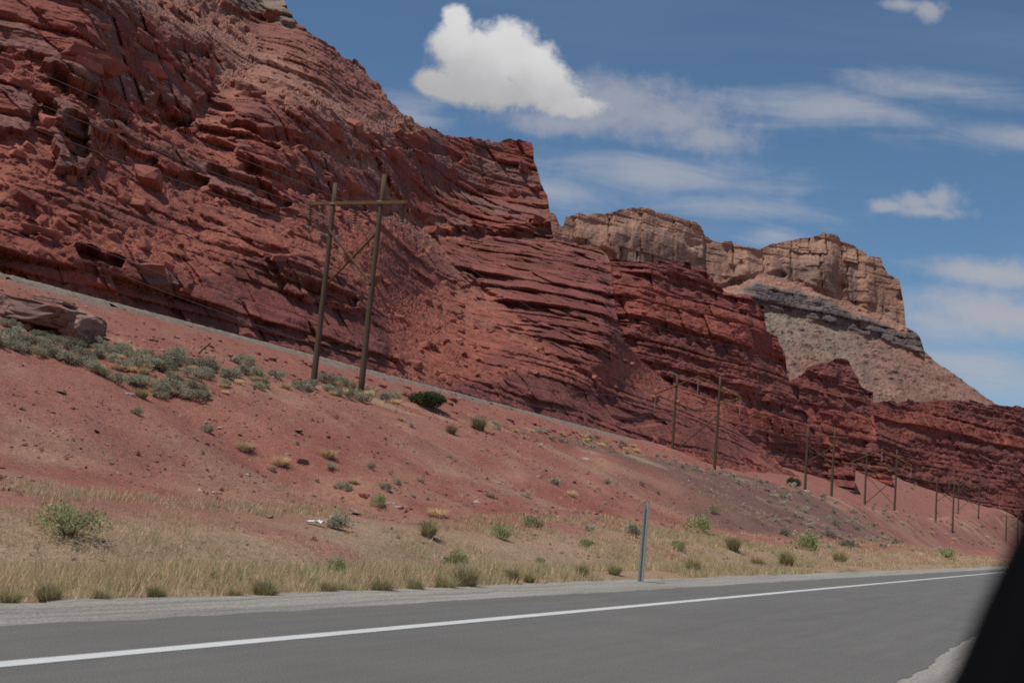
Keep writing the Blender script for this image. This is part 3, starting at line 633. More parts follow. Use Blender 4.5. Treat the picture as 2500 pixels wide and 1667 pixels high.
def build_mesa():
    top = [(1250, 500), (1335, 514), (1355, 517), (1366, 545), (1374, 552), (1382, 524), (1420, 520), (1470, 521), (1490, 516), (1520, 508), (1550, 505), (1580, 506), (1605, 516), (1650, 526), (1700, 543), (1712, 553), (1722, 573), (1745, 584), (1790, 588), (1830, 600), (1853, 606), (1880, 592), (1920, 585), (1965, 578), (2000, 577), (2008, 570), (2045, 572), (2052, 585), (2080, 595), (2112, 608), (2118, 624), (2130, 622), (2152, 621), (2154, 640), (2168, 665), (2195, 678), (2206, 730), (2212, 800), (2238, 815), (2248, 830), (2256, 858), (2300, 892), (2350, 930), (2400, 968), (2432, 988), (2470, 995), (2600, 1040)]
    nc, nr = 440, 300
    def base(X):
        Y0 = np.interp(X, [0.0, 0.1, 0.2, 0.33, 0.42, 0.5], [640, 690, 740, 830, 900, 950]); return Y0, (np.full_like(Y0, 30.0) - CAMH) / Y0
    X, E, Y0 = layer_grid(top, 1250, 2560, nc, nr, base, jag=3.0, seed=161)
    et_m = E[-1]
    # foot of the sandstone cliff and of the grey band below it, as lines in the rock
    fx, fe = ray(np.array([1250, 1500, 1700, 1760, 1850, 1950, 2040, 2120, 2212, 2226, 2500]), np.array([660, 680, 690, 700, 668, 690, 722, 756, 800, 700, 700]))
    gx, ge = ray(np.array([1250, 1700, 1820, 1900, 1990, 2060, 2130, 2200, 2256, 2270, 2500]), np.array([790, 785, 752, 760, 786, 806, 826, 848, 874, 760, 760]))
    ef = np.interp(X, fx, fe) + 0.002 * fbm(X * 120, X * 0, 162, 3); eg = np.interp(X, gx, ge) + 0.003 * fbm(X * 140, X * 0, 163, 3)
    cliff = sstep(-0.001, 0.002, E - ef[None, :]); grey = sstep(-0.0015, 0.002, E - eg[None, :]) * (1 - cliff)
    grey = grey * sstep(1770, 1850, 1250 + 2900 * X)[None, :] * sstep(0.003, -0.004, E - (ef - 0.006)[None, :] - 0.005 * fbm(X * 60, X * 0, 164, 3)[None, :])
    talus = np.clip(1 - cliff - grey, 0, 1); tan_a = 4.0 * cliff + 1.6 * grey + 0.62 * talus
    Y = np.zeros_like(E); Y[0] = Y0
    for r in range(1, nr):
        den = np.maximum(tan_a[r] - E[r], 0.15); Y[r] = Y[r - 1] * (1 + (E[r] - E[r - 1]) / den)
    Y = blur(blur(Y, 5, 1), 5, 1); z = CAMH + E * Y; lat = X[None, :] * Y * 1.15
    q = lat + 2 * fbm(lat / 15, z / 40, 165, 3) + 0.05 * z
    c0, c1, c2, cz_, cx_, cf = beds(z * 0.28, q, 11.0, 166, 1.3, 3.4); d0, d1, d2, dz_, dx_, df = beds(z, q * 1.1, 7.0, 167, 0.9, 3.0)
    big = fbm(lat / 45, z / 160, 168, 4); alc = fbm(lat / 34, z / 26, 169, 3); a0, a1, a2, az_, ax_, af = beds(z + 1.5 * fbm(lat / 60, z / 40, 170, 2), q, 4.5, 171, 1.5, 5)
    crack = np.exp(-cx_ / 0.7)
    Dc = 16 * big + 6.5 * c1 + 0.5 * cf + 1.3 * d1 * (d2 > 0.4) + 0.35 * df * (d2 > 0.4) - 3.5 * crack * (c2 > 0.35) - 7 * sstep(0.35, 0.6, alc) + 1.2 * fbm(lat / 6, z / 6, 172, 4)
    rim = sstep(0.030, 0.004, et_m[None, :] - E); Dc = Dc - 14 * rim * np.clip(0.6 + big, 0, 1) + 1.8 * a0 * rim
    Dg = 3.5 * a0 * (0.5 + a2) + 4.0 * a1 + 6 * big + 3 * fbm(lat / 12, z / 6, 180, 3) - 1.5 * np.exp(-az_ / 0.5) + 3
    f1, f2, cid = worley(lat / 9, z / 5, 173); g1, g2, gid = worley(lat / 4, z / 2.4, 174)
    rub = 3.0 * (cid > 0.75) * np.clip(0.55 - f1, 0, 0.3) * 2 + 1.5 * (gid > 0.6) * np.clip(0.5 - g1, 0, 0.3) * 2
    gully = 2.5 * fbm(lat / 22 + z * 0.004, z / 60, 175, 4)
    Dt = rub + 2.2 * a0 * sstep(0.05, 0.3, fbm(lat / 60, z / 14, 176, 3)) + gully + 4 * big
    D = (Dc * cliff + Dg * grey + Dt * talus) * sstep(0, 0.05, np.linspace(0, 1, nr))[:, None]
    tanc = np.array([0.365, 0.200, 0.140]); gv = np.array([0.245, 0.160, 0.125]); palec = np.array([0.40, 0.235, 0.160]); dk = np.array([0.135, 0.108, 0.102]); pl = np.array([0.262, 0.208, 0.152]); pk = np.array([0.272, 0.155, 0.118])
    c = np.broadcast_to(tanc, z.shape + (3,)).copy()
    c = lerp3(c, gv, 0.9 * sstep(0.40, 0.62, 0.5 + 0.5 * fbm(lat / 9, z / 60, 177, 4) + 0.25 * (c2 - 0.5)) * (1 - 0.8 * rim)); c = lerp3(c, palec, 0.7 * rim)
    c = lerp3(c, np.array([0.12, 0.075, 0.065]), 0.7 * crack * cliff * (c2 > 0.5))
    c = lerp3(c, dk * 1.0, grey); c = lerp3(c, np.array([0.2, 0.155, 0.14]), 0.7 * grey * (a2 > 0.55))
    below = (eg[None, :] - E); pw = 0.9 * sstep(0.045, 0.012, np.abs(below) + 0.028 * fbm(lat / 40, z / 20, 178, 4)) * sstep(0.33, 0.27, X)[None, :]; rightred = 0.6 + 0.4 * sstep(1960, 2250, 1250 + 2900 * X)[None, :]
    tal = lerp3(np.broadcast_to(pk, z.shape + (3,)).copy(), pl, np.clip(pw * (1.25 - 0.55 * rightred), 0, 1)); tal = lerp3(tal, np.array([0.30, 0.145, 0.11]), 0.7 * sstep(0.1, 0.5, fbm(lat / 25, z / 8, 179, 3)) * (1 - 0.7 * pw))
    above = sstep(0.0, 0.004, E - (ef - 0.010)[None, :]); tal = lerp3(tal, np.array([0.36, 0.19, 0.135]), above * (1 - 0 * pw))
    c = lerp3(c, tal, talus); c = lerp3(c, np.array([0.10, 0.085, 0.06]), 0.6 * talus * (gid > 0.80) * (g1 < 0.42))
    c = c * np.clip(1 + 0.35 * (c2 - 0.5) * cliff + 0.4 * (gid - 0.5) * talus * (g1 < 0.5), 0.5, 1.5)[..., None]
    return finish_layer('mesa', X, E, Y, 0.4 * rub * talus, D, c, M_MESA, 'tan sandstone mesa with grey band and talus behind the red cliffs', back=0.5, depth_r=400)
build_mesa()

#@@OBJECTS@@
rng = random.Random(7)
def zone(px, cuts, words): return words[sum(px >= c for c in cuts)]
nrng = np.random.RandomState(7)

# ------------------------------------------------------------------ railway on the embankment
def build_railway():
    S = np.concatenate([np.linspace(-30, 120, 500), np.linspace(120, 202, 160)[1:]])
    strip('ballast', S, lambda s: 73.9 + edge_n(s, 58, 0.25), lambda s: 69.0 + edge_n(s, 59, 1.6), 14.49, M_BALLAST, 18, 'grey ballast strip along the top of the railway embankment',
          lambda s, t, w: 0.40 * sstep(68.9, 70.0, t) * sstep(73.9, 72.9, t) - 0.42 * np.clip(69.6 - t, 0, 5) + 0.05 * fbm(s / 0.4, t / 0.4, 60, 2) - 0.02 - 0.12 * (1 - sstep(0, 0.12, w)))
    tr = empty('railway_track', (*st2xy(20, 71.5), 14.75)); tag(tr, 'rusty railway track on the grey ballast below the red cliff', 'railway track')
    for k, off in enumerate((-0.72, 0.72)):
        mb = MB()
        prof = [(-0.07, 0), (0.07, 0), (0.07, 0.015), (0.012, 0.035), (0.012, 0.13), (0.036, 0.14), (0.036, 0.175), (-0.036, 0.175), (-0.036, 0.14), (-0.012, 0.13), (-0.012, 0.035), (-0.07, 0.015)]
        n = len(prof); vs = []; fs = []
        ss = np.linspace(-50, 180, 24)
        for a in ss: vs += [(a, off + q[0], 0.14 + q[1]) for q in prof]
        for i in range(len(ss) - 1): fs += [(i * n + j, i * n + (j + 1) % n, (i + 1) * n + (j + 1) % n, (i + 1) * n + j) for j in range(n)]
        mb.add(vs, fs); mb.build('rail', M_RAIL, tr)
    mb = MB()
    tr.rotation_euler = (0, 0, math.pi / 2 - HD)
    for k in range(150):
        o = link('sleeper', SLEEPER, None, tr); o.location = (-20 + k * 0.62, 0, 0.10)
_mb = MB(); _mb.box((0, 0, 0), 0.24, 2.5, 0.16); SLEEPER = _mb.mesh('sleeper'); SLEEPER.materials.append(M_WOOD)
build_railway()

# ------------------------------------------------------------------ power line frames
def disc_string(L, n, r, mat, name, parent, top):
    mb = MB(); prof = [(0.03, 0.0)]
    for i in range(n):
        z = -L * (i + 0.5) / n; prof += [(0.035, z + L / n * 0.32), (r, z + L / n * 0.05), (r * 0.92, z - L / n * 0.08), (0.035, z - L / n * 0.15)]
    prof.append((0.03, -L)); m_ = 10; vs = []; fs = []
    for (q, z) in prof: vs += [(q * math.cos(2 * math.pi * k / m_), q * math.sin(2 * math.pi * k / m_), z) for k in range(m_)]
    for i in range(len(prof) - 1): fs += [(i * m_ + k, (i + 1) * m_ + k, (i + 1) * m_ + (k + 1) % m_, i * m_ + (k + 1) % m_) for k in range(m_)]
    mb.add(vs, fs); o = mb.build(name, mat, parent, True); o.location = top; return o
def pole(mb_name, root, x, zb, zt, r0, r1, lean=0.0):
    mb = MB(); n = 9; pts = []; rad = []
    for i in range(n):
        f = i / (n - 1); pts.append((x + lean * f + 0.03 * math.sin(f * 5 + x), 0.02 * math.cos(4 * f + x), zb + (zt - zb) * f)); rad.append(r0 + (r1 - r0) * f)
    mb.tube(pts, rad, 12); return mb.build(mb_name, M_WOOD, root, True)
ARMW = -HD   # cross-arms stand square to the road
LINE_A, LINE_B = [], []
def frame_pos(px, py, Y):
    X, _ = ray(px, py); return float(X * Y), float(Y)
def gzxy(x, y):
    s, t = xy2st(x, y); return float(ground_z(s, t))
def flat_frame(px, py, Y, S, H, label, detail=True):
    x, y = frame_pos(px, py, Y); root = empty('utility_pole_frame', (x, y, gzxy(x, y)), ARMW); tag(root, label, 'utility pole', 'flat-armed wooden pole frames')
    M = Matrix.Rotation(ARMW, 3, 'Z'); zs = []
    for sd in (-1, 1):
        p = M @ Vector((sd * S / 2, 0, 0)); zb = gzxy(x + p.x, y + p.y) - root.location.z
        th_ = 1.0 if Y < 150 else 1.25; pole('pole', root, sd * S / 2, zb - 1.2, H + 0.25 * sd, 0.26 * th_, 0.17 * th_, 0.05 * sd); zs.append(zb)
    za = H * 0.885
    for q in (-1, 1):
        mb = MB(); mb.box((0, q * 0.17, za + 0.03 * q), S * 2.06, 0.10, 0.26, Matrix.Rotation(math.radians(1.6), 3, 'Y')); mb.build('crossarm', M_ARM, root)
    for sd in (-1, 1):
        mb = MB(); mb.tube([(sd * S / 2, 0.2 * sd, H * 0.755), (-sd * S / 2, 0.2 * sd, H * 0.50)], 0.105, 8); mb.build('brace', M_WOOD if sd < 0 else M_ARM, root)
    M4 = root.matrix_basis.copy(); pts = []
    for k in (-1, 0, 1):
        L = 1.65; o = disc_string(L, 8, 0.2, M_INS, 'insulator', root, (k * S * 0.985, 0, za - 0.1)); pts.append((k * S * 0.985, 0, za - 0.1 - L))
        mb = MB(); mb.box((0, 0, -L - 0.06), 0.10, 0.30, 0.10); c = mb.build('wire_clamp', M_STEEL, o)
    for sd in (-1, 1):
        mb = MB(); mb.box((sd * S / 2, 0, za), 0.42, 0.46, 0.05); mb.build('bolt_plate', M_STEEL, root)
    Rz = Matrix.Rotation(ARMW, 4, 'Z'); base = Vector(root.location)
    LINE_A.append([base + Rz @ Vector(p) for p in pts]); return root
def gable_frame(px, py, Y, S, H, label):
    x, y = frame_pos(px, py, Y); root = empty('utility_pole_frame', (x, y, gzxy(x, y)), ARMW); tag(root, label, 'utility pole', 'gable-armed wooden pole frames')
    M = Matrix.Rotation(ARMW, 3, 'Z')
    for sd in (-1, 1):
        p = M @ Vector((sd * S / 2, 0, 0)); zb = gzxy(x + p.x, y + p.y) - root.location.z
        pole('pole', root, sd * S / 2, zb - 1.2, H, 0.31, 0.20)
    zp, ze, zg = H * 0.985, H * 0.765, H * 0.60; xe = S * 1.0
    for sd in (-1, 1):
        mb = MB(); mb.tube([(-sd * 0.25, 0.22 * sd, zp + 0.1), (sd * xe, 0.22 * sd, ze)], 0.15, 6); mb.build('gable_arm', M_ARM, root)
        mb = MB(); mb.tube([(0, -0.22 * sd, zg), (sd * xe, -0.22 * sd, ze - 0.15)], 0.11, 6); mb.build('strut', M_ARM, root)
        mb = MB(); mb.tube([(sd * S / 2, 0.25 * sd, H * 0.56), (-sd * S / 2, 0.25 * sd, H * 0.10)], 0.12 if sd > 0 else 0.09, 6); mb.build('brace', M_ARM if sd > 0 else M_WOOD, root)
    mb = MB(); mb.tube([(-S / 2, 0.2, zg), (S / 2, 0.2, zg)], 0.09, 6); mb.build('girt', M_WOOD, root)
    pts = []
    for k, zt in ((-1, ze - 0.2), (0, zp - 0.2), (1, ze - 0.2)):
        disc_string(3.2, 16, 0.14, M_INSW, 'insulator', root, (k * xe * 0.985, 0, zt)); pts.append((k * xe * 0.985, 0, zt - 3.2))
    Rz = Matrix.Rotation(ARMW, 4, 'Z'); base = Vector(root.location); LINE_B.append([base + Rz @ Vector(p) for p in pts]); return root
flat_frame(824, 934, 91.5, 4.45, 17.0, 'tall wooden H-frame utility pole nearest the road, with crossarm and X-brace')
gable_frame(1692, 1128, 230, 8.7, 17.0, 'wooden pole frame with gabled arms behind the bank, second from left')
flat_frame(1998, 1192, 268, 5.9, 16.0, 'wooden H-frame pole beside the small juniper, third from left, yellowish crossarm')
gable_frame(2148, 1222, 328, 8.0, 17.0, 'gable-armed wooden pole frame, fourth from left, white insulators')
flat_frame(2306, 1250, 385, 5.2, 16.0, 'slim wooden H-frame pole, fifth from left, in front of purplish beds')
gable_frame(2366, 1196, 520, 8.4, 18.5, 'farthest gable-armed pole frame, small against the far right wall')
flat_frame(2472, 1244, 520, 4.6, 14.0, 'tiny far H-frame pole at the right edge of the view')
def wire(name, pts, sag, r, label, grp):
    out = []
    for a, b in zip(pts[:-1], pts[1:]):
        L = (b - a).length
        for i in range(24):
            f = i / 24; p = a.lerp(b, f); p.z -= sag * (L / 150) ** 2 * 4 * f * (1 - f); out.append(p)
    out.append(pts[-1]); mb = MB(); mb.tube(out, r, 5, False); o = mb.build(name, M_WIRE); tag(o, label, 'wire', grp)
def before(p, dist, dz=0): return Vector((p.x - RD[0] * dist, p.y - RD[1] * dist, p.z + dz))
for k, nm in enumerate(('left', 'middle', 'right')):
    pA = [f[k] for f in LINE_A]; wire('overhead_wire', [before(pA[0], 130, 1.0)] + pA, 2.6, 0.012, 'thin overhead wire on the %s insulators of the flat-armed pole frames' % nm, 'wires of the nearer power line')
    pB = [f[k] for f in LINE_B]; wire('overhead_wire', [before(pB[0], 250, 4.0)] + pB, 4.0, 0.014, 'thin overhead wire on the %s insulators of the gable-armed pole frames' % nm, 'wires of the farther power line')

# ------------------------------------------------------------------ stones
def rock_mesh(name, seed, dims=(1, 0.8, 0.6), cuts=12, sub=3, rough=0.05, mat=None):
    """angular stone: a ball shaved flat by random planes"""
    import bmesh
    r = np.random.RandomState(seed); bm = bmesh.new(); bmesh.ops.create_icosphere(bm, subdivisions=sub, radius=1.0)
    co = np.array([v.co[:] for v in bm.verts]); co *= 1.35
    ax = np.concatenate([np.eye(3), -np.eye(3)])
    for a_ in ax:
        n = a_ + 0.16 * r.normal(size=3); n /= np.linalg.norm(n); d = r.uniform(0.52, 0.78); q = co @ n - d; co = co - np.outer(np.clip(q, 0, None), n)
    for _ in range(cuts):
        n = r.normal(size=3); n /= np.linalg.norm(n); d = r.uniform(0.72, 1.0); q = co @ n - d; co = co - np.outer(np.clip(q, 0, None), n)
    for n, d in (((0, 0, 1), 0.7), ((0, 0, -1), 0.75)):
        n = np.array(n, float); q = co @ n - d; co = co - np.outer(np.clip(q, 0, None), n)
    co += rough * r.normal(size=co.shape) * 0.5; co *= 1.35 * np.array(dims)
    for v, c in zip(bm.verts, co): v.co = c
    me = bpy.data.meshes.new(name); bm.to_mesh(me); bm.free(); me.update()
    if mat: me.materials.append(mat)
    return me
RED_ROCKS = [rock_mesh('boulder', 200 + i, (1, 0.75 + 0.05 * (i % 4), 0.45 + 0.1 * (i % 3)), 10 + i % 5, 2, 0.04, M_RED) for i in range(9)]
SLABS = [rock_mesh('rock_slab', 230 + i, (1.0, 0.6, 0.40 + 0.07 * (i % 3)), 16, 3, 0.03, M_RED) for i in range(7)]
DARK_ROCKS = [rock_mesh('boulder', 280 + i, (1, 0.8, 0.55), 10, 2, 0.05, M_DARK) for i in range(4)]
PALE_ROCKS = [rock_mesh('stone', 250 + i, (1, 0.8, 0.5), 10, 2, 0.05, M_PALE) for i in range(3)]
GREY_ROCKS = [rock_mesh('stone', 260 + i, (1, 0.8, 0.55), 10, 2, 0.05, M_GREY) for i in range(3)]

cl_obj, cl_P, cl_C, cX, cE, cY, cD, cLift, cTal, cThin, cMass = CL
nr_, nc_ = cE.shape
Pn = cl_P[1:1 + nr_, :nc_]                       # surface points without skirt and plateau
def project(p):
    d = np.array([p[0], p[1], p[2] - CAMH]); w = d @ CF; return PW / 2 + FPX * (d @ CR) / w, PH / 2 - FPX * (d @ CU) / w
zones = (('angular red boulder just above the railway', 'boulders above the railway', 16, 34, 70), ('red boulder on the middle talus', 'boulders on the middle talus', 34, 62, 70), ('reddish brown block on the upper slope', 'blocks on the upper slope', 62, 130, 38))
for lab, grp, z0, z1, cnt in zones:
    k = 0; guard = 0
    while k < cnt and guard < 20000:
        guard += 1; r = nrng.randint(8, nr_ - 6); c = nrng.randint(60, nc_ - 40); p = Pn[r, c]
        if cTal[r, c] < 0.7 or not (z0 < p[2] < z1) or cE[min(r + 20, nr_ - 1), c] - cE[r, c] < 0.004: continue
        px, py = project(p)
        if not (0 < px < 1850 and 0 < py < 1120): continue
        o = link('boulder', RED_ROCKS[nrng.randint(9)]); sz = float(np.clip(np.exp(nrng.normal(-0.55, 0.4)), 0.3, 1.9)) * (0.75 + p[1] / 420)
        o.location = (p[0], p[1], p[2] + 0.15 * sz); o.scale = (sz, sz, sz); o.rotation_euler = (nrng.uniform(-0.5, 0.5), nrng.uniform(-0.5, 0.5), nrng.uniform(0, 6.28)); tag(o, lab + zone(px, (350, 720, 950, 1350), (', at the far left', ', left of the nearest pole frame', ', directly behind the nearest pole frame', ', right of the nearest pole frame', ', left of the second pole frame')), 'boulder', grp); k += 1
k = 0
while k < 110:
    r = nrng.randint(8, nr_ - 10); c = nrng.randint(60, nc_ - 120)
    if cMass[r, c] + 0.35 * cThin[r, c] < 0.45 + 0.4 * nrng.rand(): continue
    if cE[min(r + 40, nr_ - 1), c] - cE[r, c] < 0.012: continue
    p = Pn[r, c]; o = link('rock_slab', SLABS[nrng.randint(7)], None, cl_obj); sz = float(np.exp(nrng.normal(-0.15, 0.4))) * (0.55 + p[1] / 300)
    o.location = (p[0] - 0.25 * sz * RD[1] * -1 * -1, p[1] + 0.3 * sz, p[2] - 0.15); o.scale = (sz * nrng.uniform(1.0, 1.9), sz, sz * nrng.uniform(0.7, 1.2)); o.rotation_euler = (nrng.uniform(-0.25, 0.35), nrng.uniform(-0.2, 0.2), math.pi / 2 - HD + nrng.uniform(-0.35, 0.35)); k += 1
def drop(name, me, px, py, width_px, label=None, cat=None, grp=None, sink=0.1, rot=None, sc=(1, 1, 1), half=1.0):
    x, y, z = ground_hit(px, py); w = width_px / FPX * math.hypot(x, y) / 2 / half * (0.97 if cat in ('sagebrush', 'grass tuft', 'shrub', 'scrub') else 1.0)
    o = link(name, me); o.location = (x, y, z - sink * w); o.scale = (w * sc[0], w * sc[1], w * sc[2]); o.rotation_euler = rot or (0, 0, rng.uniform(0, 6.28))
    return tag(o, label, cat, grp)
# rocks that came to rest on the embankment and its foot
def seg(x0, y0, x1, y1, f): return x0 + (x1 - x0) * f, y0 + (y1 - y0) * f
for k in range(72):
    f = nrng.rand() ** 0.7; a = seg(60, 700, 1560, 1085, f); b = seg(250, 830, 1480, 1080, f); g = nrng.rand(); px, py = a[0] + (b[0] - a[0]) * g, a[1] + 8 + (b[1] - a[1]) * g
    if px < 260 and py > 700: continue
    drop('boulder', DARK_ROCKS[nrng.randint(4)], px, py, nrng.uniform(9, 24), 'dark red rock strewn on the railway embankment slope', 'boulder', 'rocks on the embankment', 0.2)
for k in range(40):
    px, py = nrng.uniform(1760, 2440), 0; py = np.interp(px, [1760, 2100, 2440], [1135, 1195, 1245]) + nrng.uniform(-35, 40)
    drop('boulder', RED_ROCKS[nrng.randint(9)], px, py, nrng.uniform(7, 15), 'flat red rock on the orange slope behind the far poles', 'boulder', 'rocks on the far orange slope', 0.25, sc=(1, 1, 0.6))
for (px, py, w, me, lab) in (
    (738, 1126, 34, GREY_ROCKS[0], 'rounded pinkish grey stone among dry tufts on the red bank'), (702, 1112, 16, PALE_ROCKS[1], 'small pale stone left of the rounded grey stone'), (892, 1214, 30, RED_ROCKS[2], 'tilted orange red slab beside the green weed on the bank'),
    (953, 1235, 20, PALE_ROCKS[0], 'small pale stone below the orange slab'), (975, 1243, 22, PALE_ROCKS[2], 'flat pale pink stone below the orange slab, further right'), (1000, 1248, 16, RED_ROCKS[4], 'small red stone right of the pale pink stones'), (828, 1243, 14, PALE_ROCKS[1], 'tiny white stone above the big sage cushion'),
    (1428, 1120, 26, PALE_ROCKS[0], 'pale flat stone near the top of the dark bank'), (1213, 1178, 22, PALE_ROCKS[2], 'thin whitish stone in the middle of the red bank'), (1968, 1201, 28, PALE_ROCKS[1], 'white rock at the foot of the third pole frame'), (1966, 1240, 22, PALE_ROCKS[2], 'pale rock on the dark bank below the third pole frame'), (2243, 1352, 20, PALE_ROCKS[0], 'white rock in the grass left of the dark green bush'),
    (720, 1390, 26, PALE_ROCKS[2], 'pale flat stone in the verge left of the bright green weed'), (415, 930, 26, GREY_ROCKS[1], 'reddish upright stone among the sagebrush on the bench'), (460, 955, 34, PALE_ROCKS[0], 'flat pinkish stone at the lower edge of the sagebrush'), (318, 962, 26, PALE_ROCKS[1], 'pale slab left of the yellowish rabbitbrush')):
    drop('stone', me, px, py, w, lab, 'stone', None, 0.15)
# the big ledge boulder at the left: cap slab over a broken foot
def big_boulder():
    x, y, z = ground_hit(120, 822); Yb = math.hypot(x, y); u = 0.82 * Yb / FPX      # metres per photo pixel there
    root = empty('boulder', (x, y, z), 0.0); tag(root, 'big grey brown ledge boulder with shadowed overhang at the left edge', 'boulder')
    def blk(name, seed, cx, cy, cz, dx, dy, dz, rot, cuts=11):
        me = rock_mesh(name, seed, (0.82, 0.82, 0.82), cuts + 8, 4, 0.05, M_GREY); o = link(name, me, None, root); o.location = (cx * u, cy * u, cz * u); o.scale = (dx * u, dy * u, dz * u); o.rotation_euler = rot; return o
    blk('cap_slab', 301, -30, 20, 62, 165, 130, 42, (0.10, 0.10, 0.1)); blk('cap_slab', 302, 68, 10, 48, 75, 90, 40, (0.12, 0.42, -0.3)); blk('cap_slab', 306, -110, 60, 84, 110, 90, 22, (0.05, 0.05, 0.4))
    blk('foot_block', 303, 78, 0, 12, 46, 60, 42, (0, 0.2, 0.5)); blk('foot_block', 304, -60, 70, 15, 130, 60, 50, (0, 0, 0.1)); blk('foot_block', 305, -130, 10, 20, 50, 50, 45, (0, 0, 0.7))
    blk('flake', 307, -15, -30, 98, 42, 30, 7, (0.12, 0.12, 0.2)); blk('flake', 308, 40, -10, 92, 30, 22, 7, (0.1, 0.2, 0.9)); blk('flake', 309, 10, 20, 103, 60, 30, 6, (0.1, 0.12, 0))
big_boulder()
# leaning stick on the embankment
x, y, z = ground_hit(479, 862); mb = MB(); u = math.hypot(x, y) / FPX; mb.tube([(0, 0, -0.15), (14 * u, 0.1, 13 * u), (29 * u, 0.15, 29 * u)], [0.06, 0.055, 0.05], 8); o = mb.build('fence_post', M_WOOD); o.location = (x, y, z); tag(o, 'dark leaning stub of a post at the foot of the embankment', 'post')
# white litter
def litter(px, py, w, label):
    x, y, z = ground_hit(px, py); u = math.hypot(x, y) / FPX * w; n = 9; vs = []; fs = []
    for i in range(n):
        for j in range(5):
            a = i / (n - 1) - 0.5; b = j / 4 - 0.5; vs.append((a * u, b * u * 0.5 * (1 - abs(a)), 0.06 + 0.12 * u * math.sin(7 * a + 3 * b) ** 2 + 0.1 * u * rng.random()))
    fs = [(i * 5 + j, (i + 1) * 5 + j, (i + 1) * 5 + j + 1, i * 5 + j + 1) for i in range(n - 1) for j in range(4)]
    mb = MB(); mb.add(vs, fs); o = mb.build('plastic_bag', M_LITTER); o.location = (x, y, z); md = o.modifiers.new('thickness', 'SOLIDIFY'); md.thickness = 0.012; tag(o, label, 'litter')
litter(772, 1281, 46, 'crumpled white plastic beside the big sage cushion at the foot of the bank')

# ------------------------------------------------------------------ plants
def leaf_cloud(name, seed, n, shape, leaf, mat, lobes=10, aspect=0.35, up=0.2, base=0.05, stems=0):
    """foliage of many small separate leaves gathered in uneven lobes; unit half width"""
    r = np.random.RandomState(seed); rx, rz = shape
    ang = r.uniform(0, 2 * np.pi, lobes); rad = np.sqrt(r.uniform(0, 1, lobes)) * 0.62; lc = np.stack([rad * np.cos(ang), rad * np.sin(ang), r.uniform(0.30, 0.72, lobes) * (1.15 - 0.5 * rad)], -1); lr = r.uniform(0.22, 0.42, lobes)
    k = r.randint(0, lobes, n); d = r.normal(size=(n, 3)); d /= np.linalg.norm(d, axis=1)[:, None]; q = lr[k][:, None] * (r.uniform(0.35, 1.0, n) ** 0.6)[:, None]
    c = lc[k] + d * q; c[:, 2] = np.maximum(c[:, 2], base * r.uniform(0.2, 1.5, n)); c *= np.array([rx, rx, rz])
    a = r.normal(size=(n, 3)) + d * 0.9 + np.array([0, 0, up * 3]); a /= np.linalg.norm(a, axis=1)[:, None]; b = np.cross(a, r.normal(size=(n, 3))); b /= np.linalg.norm(b, axis=1)[:, None]
    L = leaf * r.uniform(0.6, 1.5, n)[:, None]; w = L * aspect
    v = np.stack([c - a * L * 0.5, c + b * w * 0.5, c + a * L * 0.5, c - b * w * 0.5], 1).reshape(-1, 3); f = np.arange(4 * n).reshape(-1, 4)
    tone = (0.75 + 0.5 * r.rand(lobes))[k] * r.uniform(0.7, 1.3, n); hue = r.normal(0, 0.06, n); col = np.stack([tone * (1 + hue), tone, tone * (1 - hue)], -1)
    me = mesh_np(name, v, f, np.repeat(col, 4, 0)); me.materials.append(mat); return me
def twig_mesh(name, seed, n, rx, rz, th, mat):
    r = random.Random(seed); mb = MB()
    for i in range(n):
        a = r.uniform(0, 6.28); e = r.uniform(0.3, 0.8); p = Vector((0, 0, -0.1)); q = Vector((math.cos(a) * rx * e * 0.5, math.sin(a) * rx * e * 0.5, rz * 0.4)); w = Vector((math.cos(a + 0.3) * rx * e, math.sin(a + 0.3) * rx * e, rz * r.uniform(0.5, 0.85)))
        mb.tube([p, q, w], [th, th * 0.6, th * 0.25], 5, False)
    me = mb.mesh(name); me.materials.append(mat); return me
def tuft_mesh(name, seed, n, h, spread, mat, wd=0.03):
    """grass tuft of single bent blades, unit half width"""
    r = np.random.RandomState(seed); a = r.uniform(0, 2 * np.pi, n); b0 = np.sqrt(r.rand(n)) * 0.35; out = r.uniform(0.1, 1.0, n) * spread; hh = h * r.uniform(0.5, 1.15, n)
    dx, dy = np.cos(a), np.sin(a); px, py = -np.sin(a + r.normal(0, .5, n)), np.cos(a + r.normal(0, .5, n)); w = wd * r.uniform(0.6, 1.3, n)
    rows = []
    for f, ww in ((0, 1.0), (0.55, 0.8), (1.0, 0.15)):
        ox = dx * (b0 + out * f ** 1.7 * 0.7); oy = dy * (b0 + out * f ** 1.7 * 0.7); oz = hh * (f - 0.12 * out * f * f) - 0.03
        rows += [np.stack([ox - px * w * ww, oy - py * w * ww, oz], -1), np.stack([ox + px * w * ww, oy + py * w * ww, oz], -1)]
    v = np.stack(rows, 1).reshape(-1, 3); base = np.arange(n)[:, None] * 6; f = np.concatenate([base + np.array([0, 1, 3, 2]), base + np.array([2, 3, 5, 4])], 0)
    tone = r.uniform(0.65, 1.3, n); hue = r.normal(0, 0.07, n); col = np.repeat(np.stack([tone * (1 + hue), tone, tone * (1 - hue)], -1), 6, 0)
    me = mesh_np(name, v, f, col); me.materials.append(mat); return me
SAGE = [leaf_cloud('sagebrush', 400 + i, 1500, (1.0, 0.95), 0.13, M_SAGE, 12 + i % 4, 0.32) for i in range(6)]
SMALL = [leaf_cloud('sagebrush', 420 + i, 420, (1.0, 0.85), 0.22, M_PSAGE, 8, 0.35) for i in range(4)]
STRAW = [tuft_mesh('grass_tuft', 440 + i, 420, 0.85, 1.25, M_STRAW, 0.018) for i in range(4)]
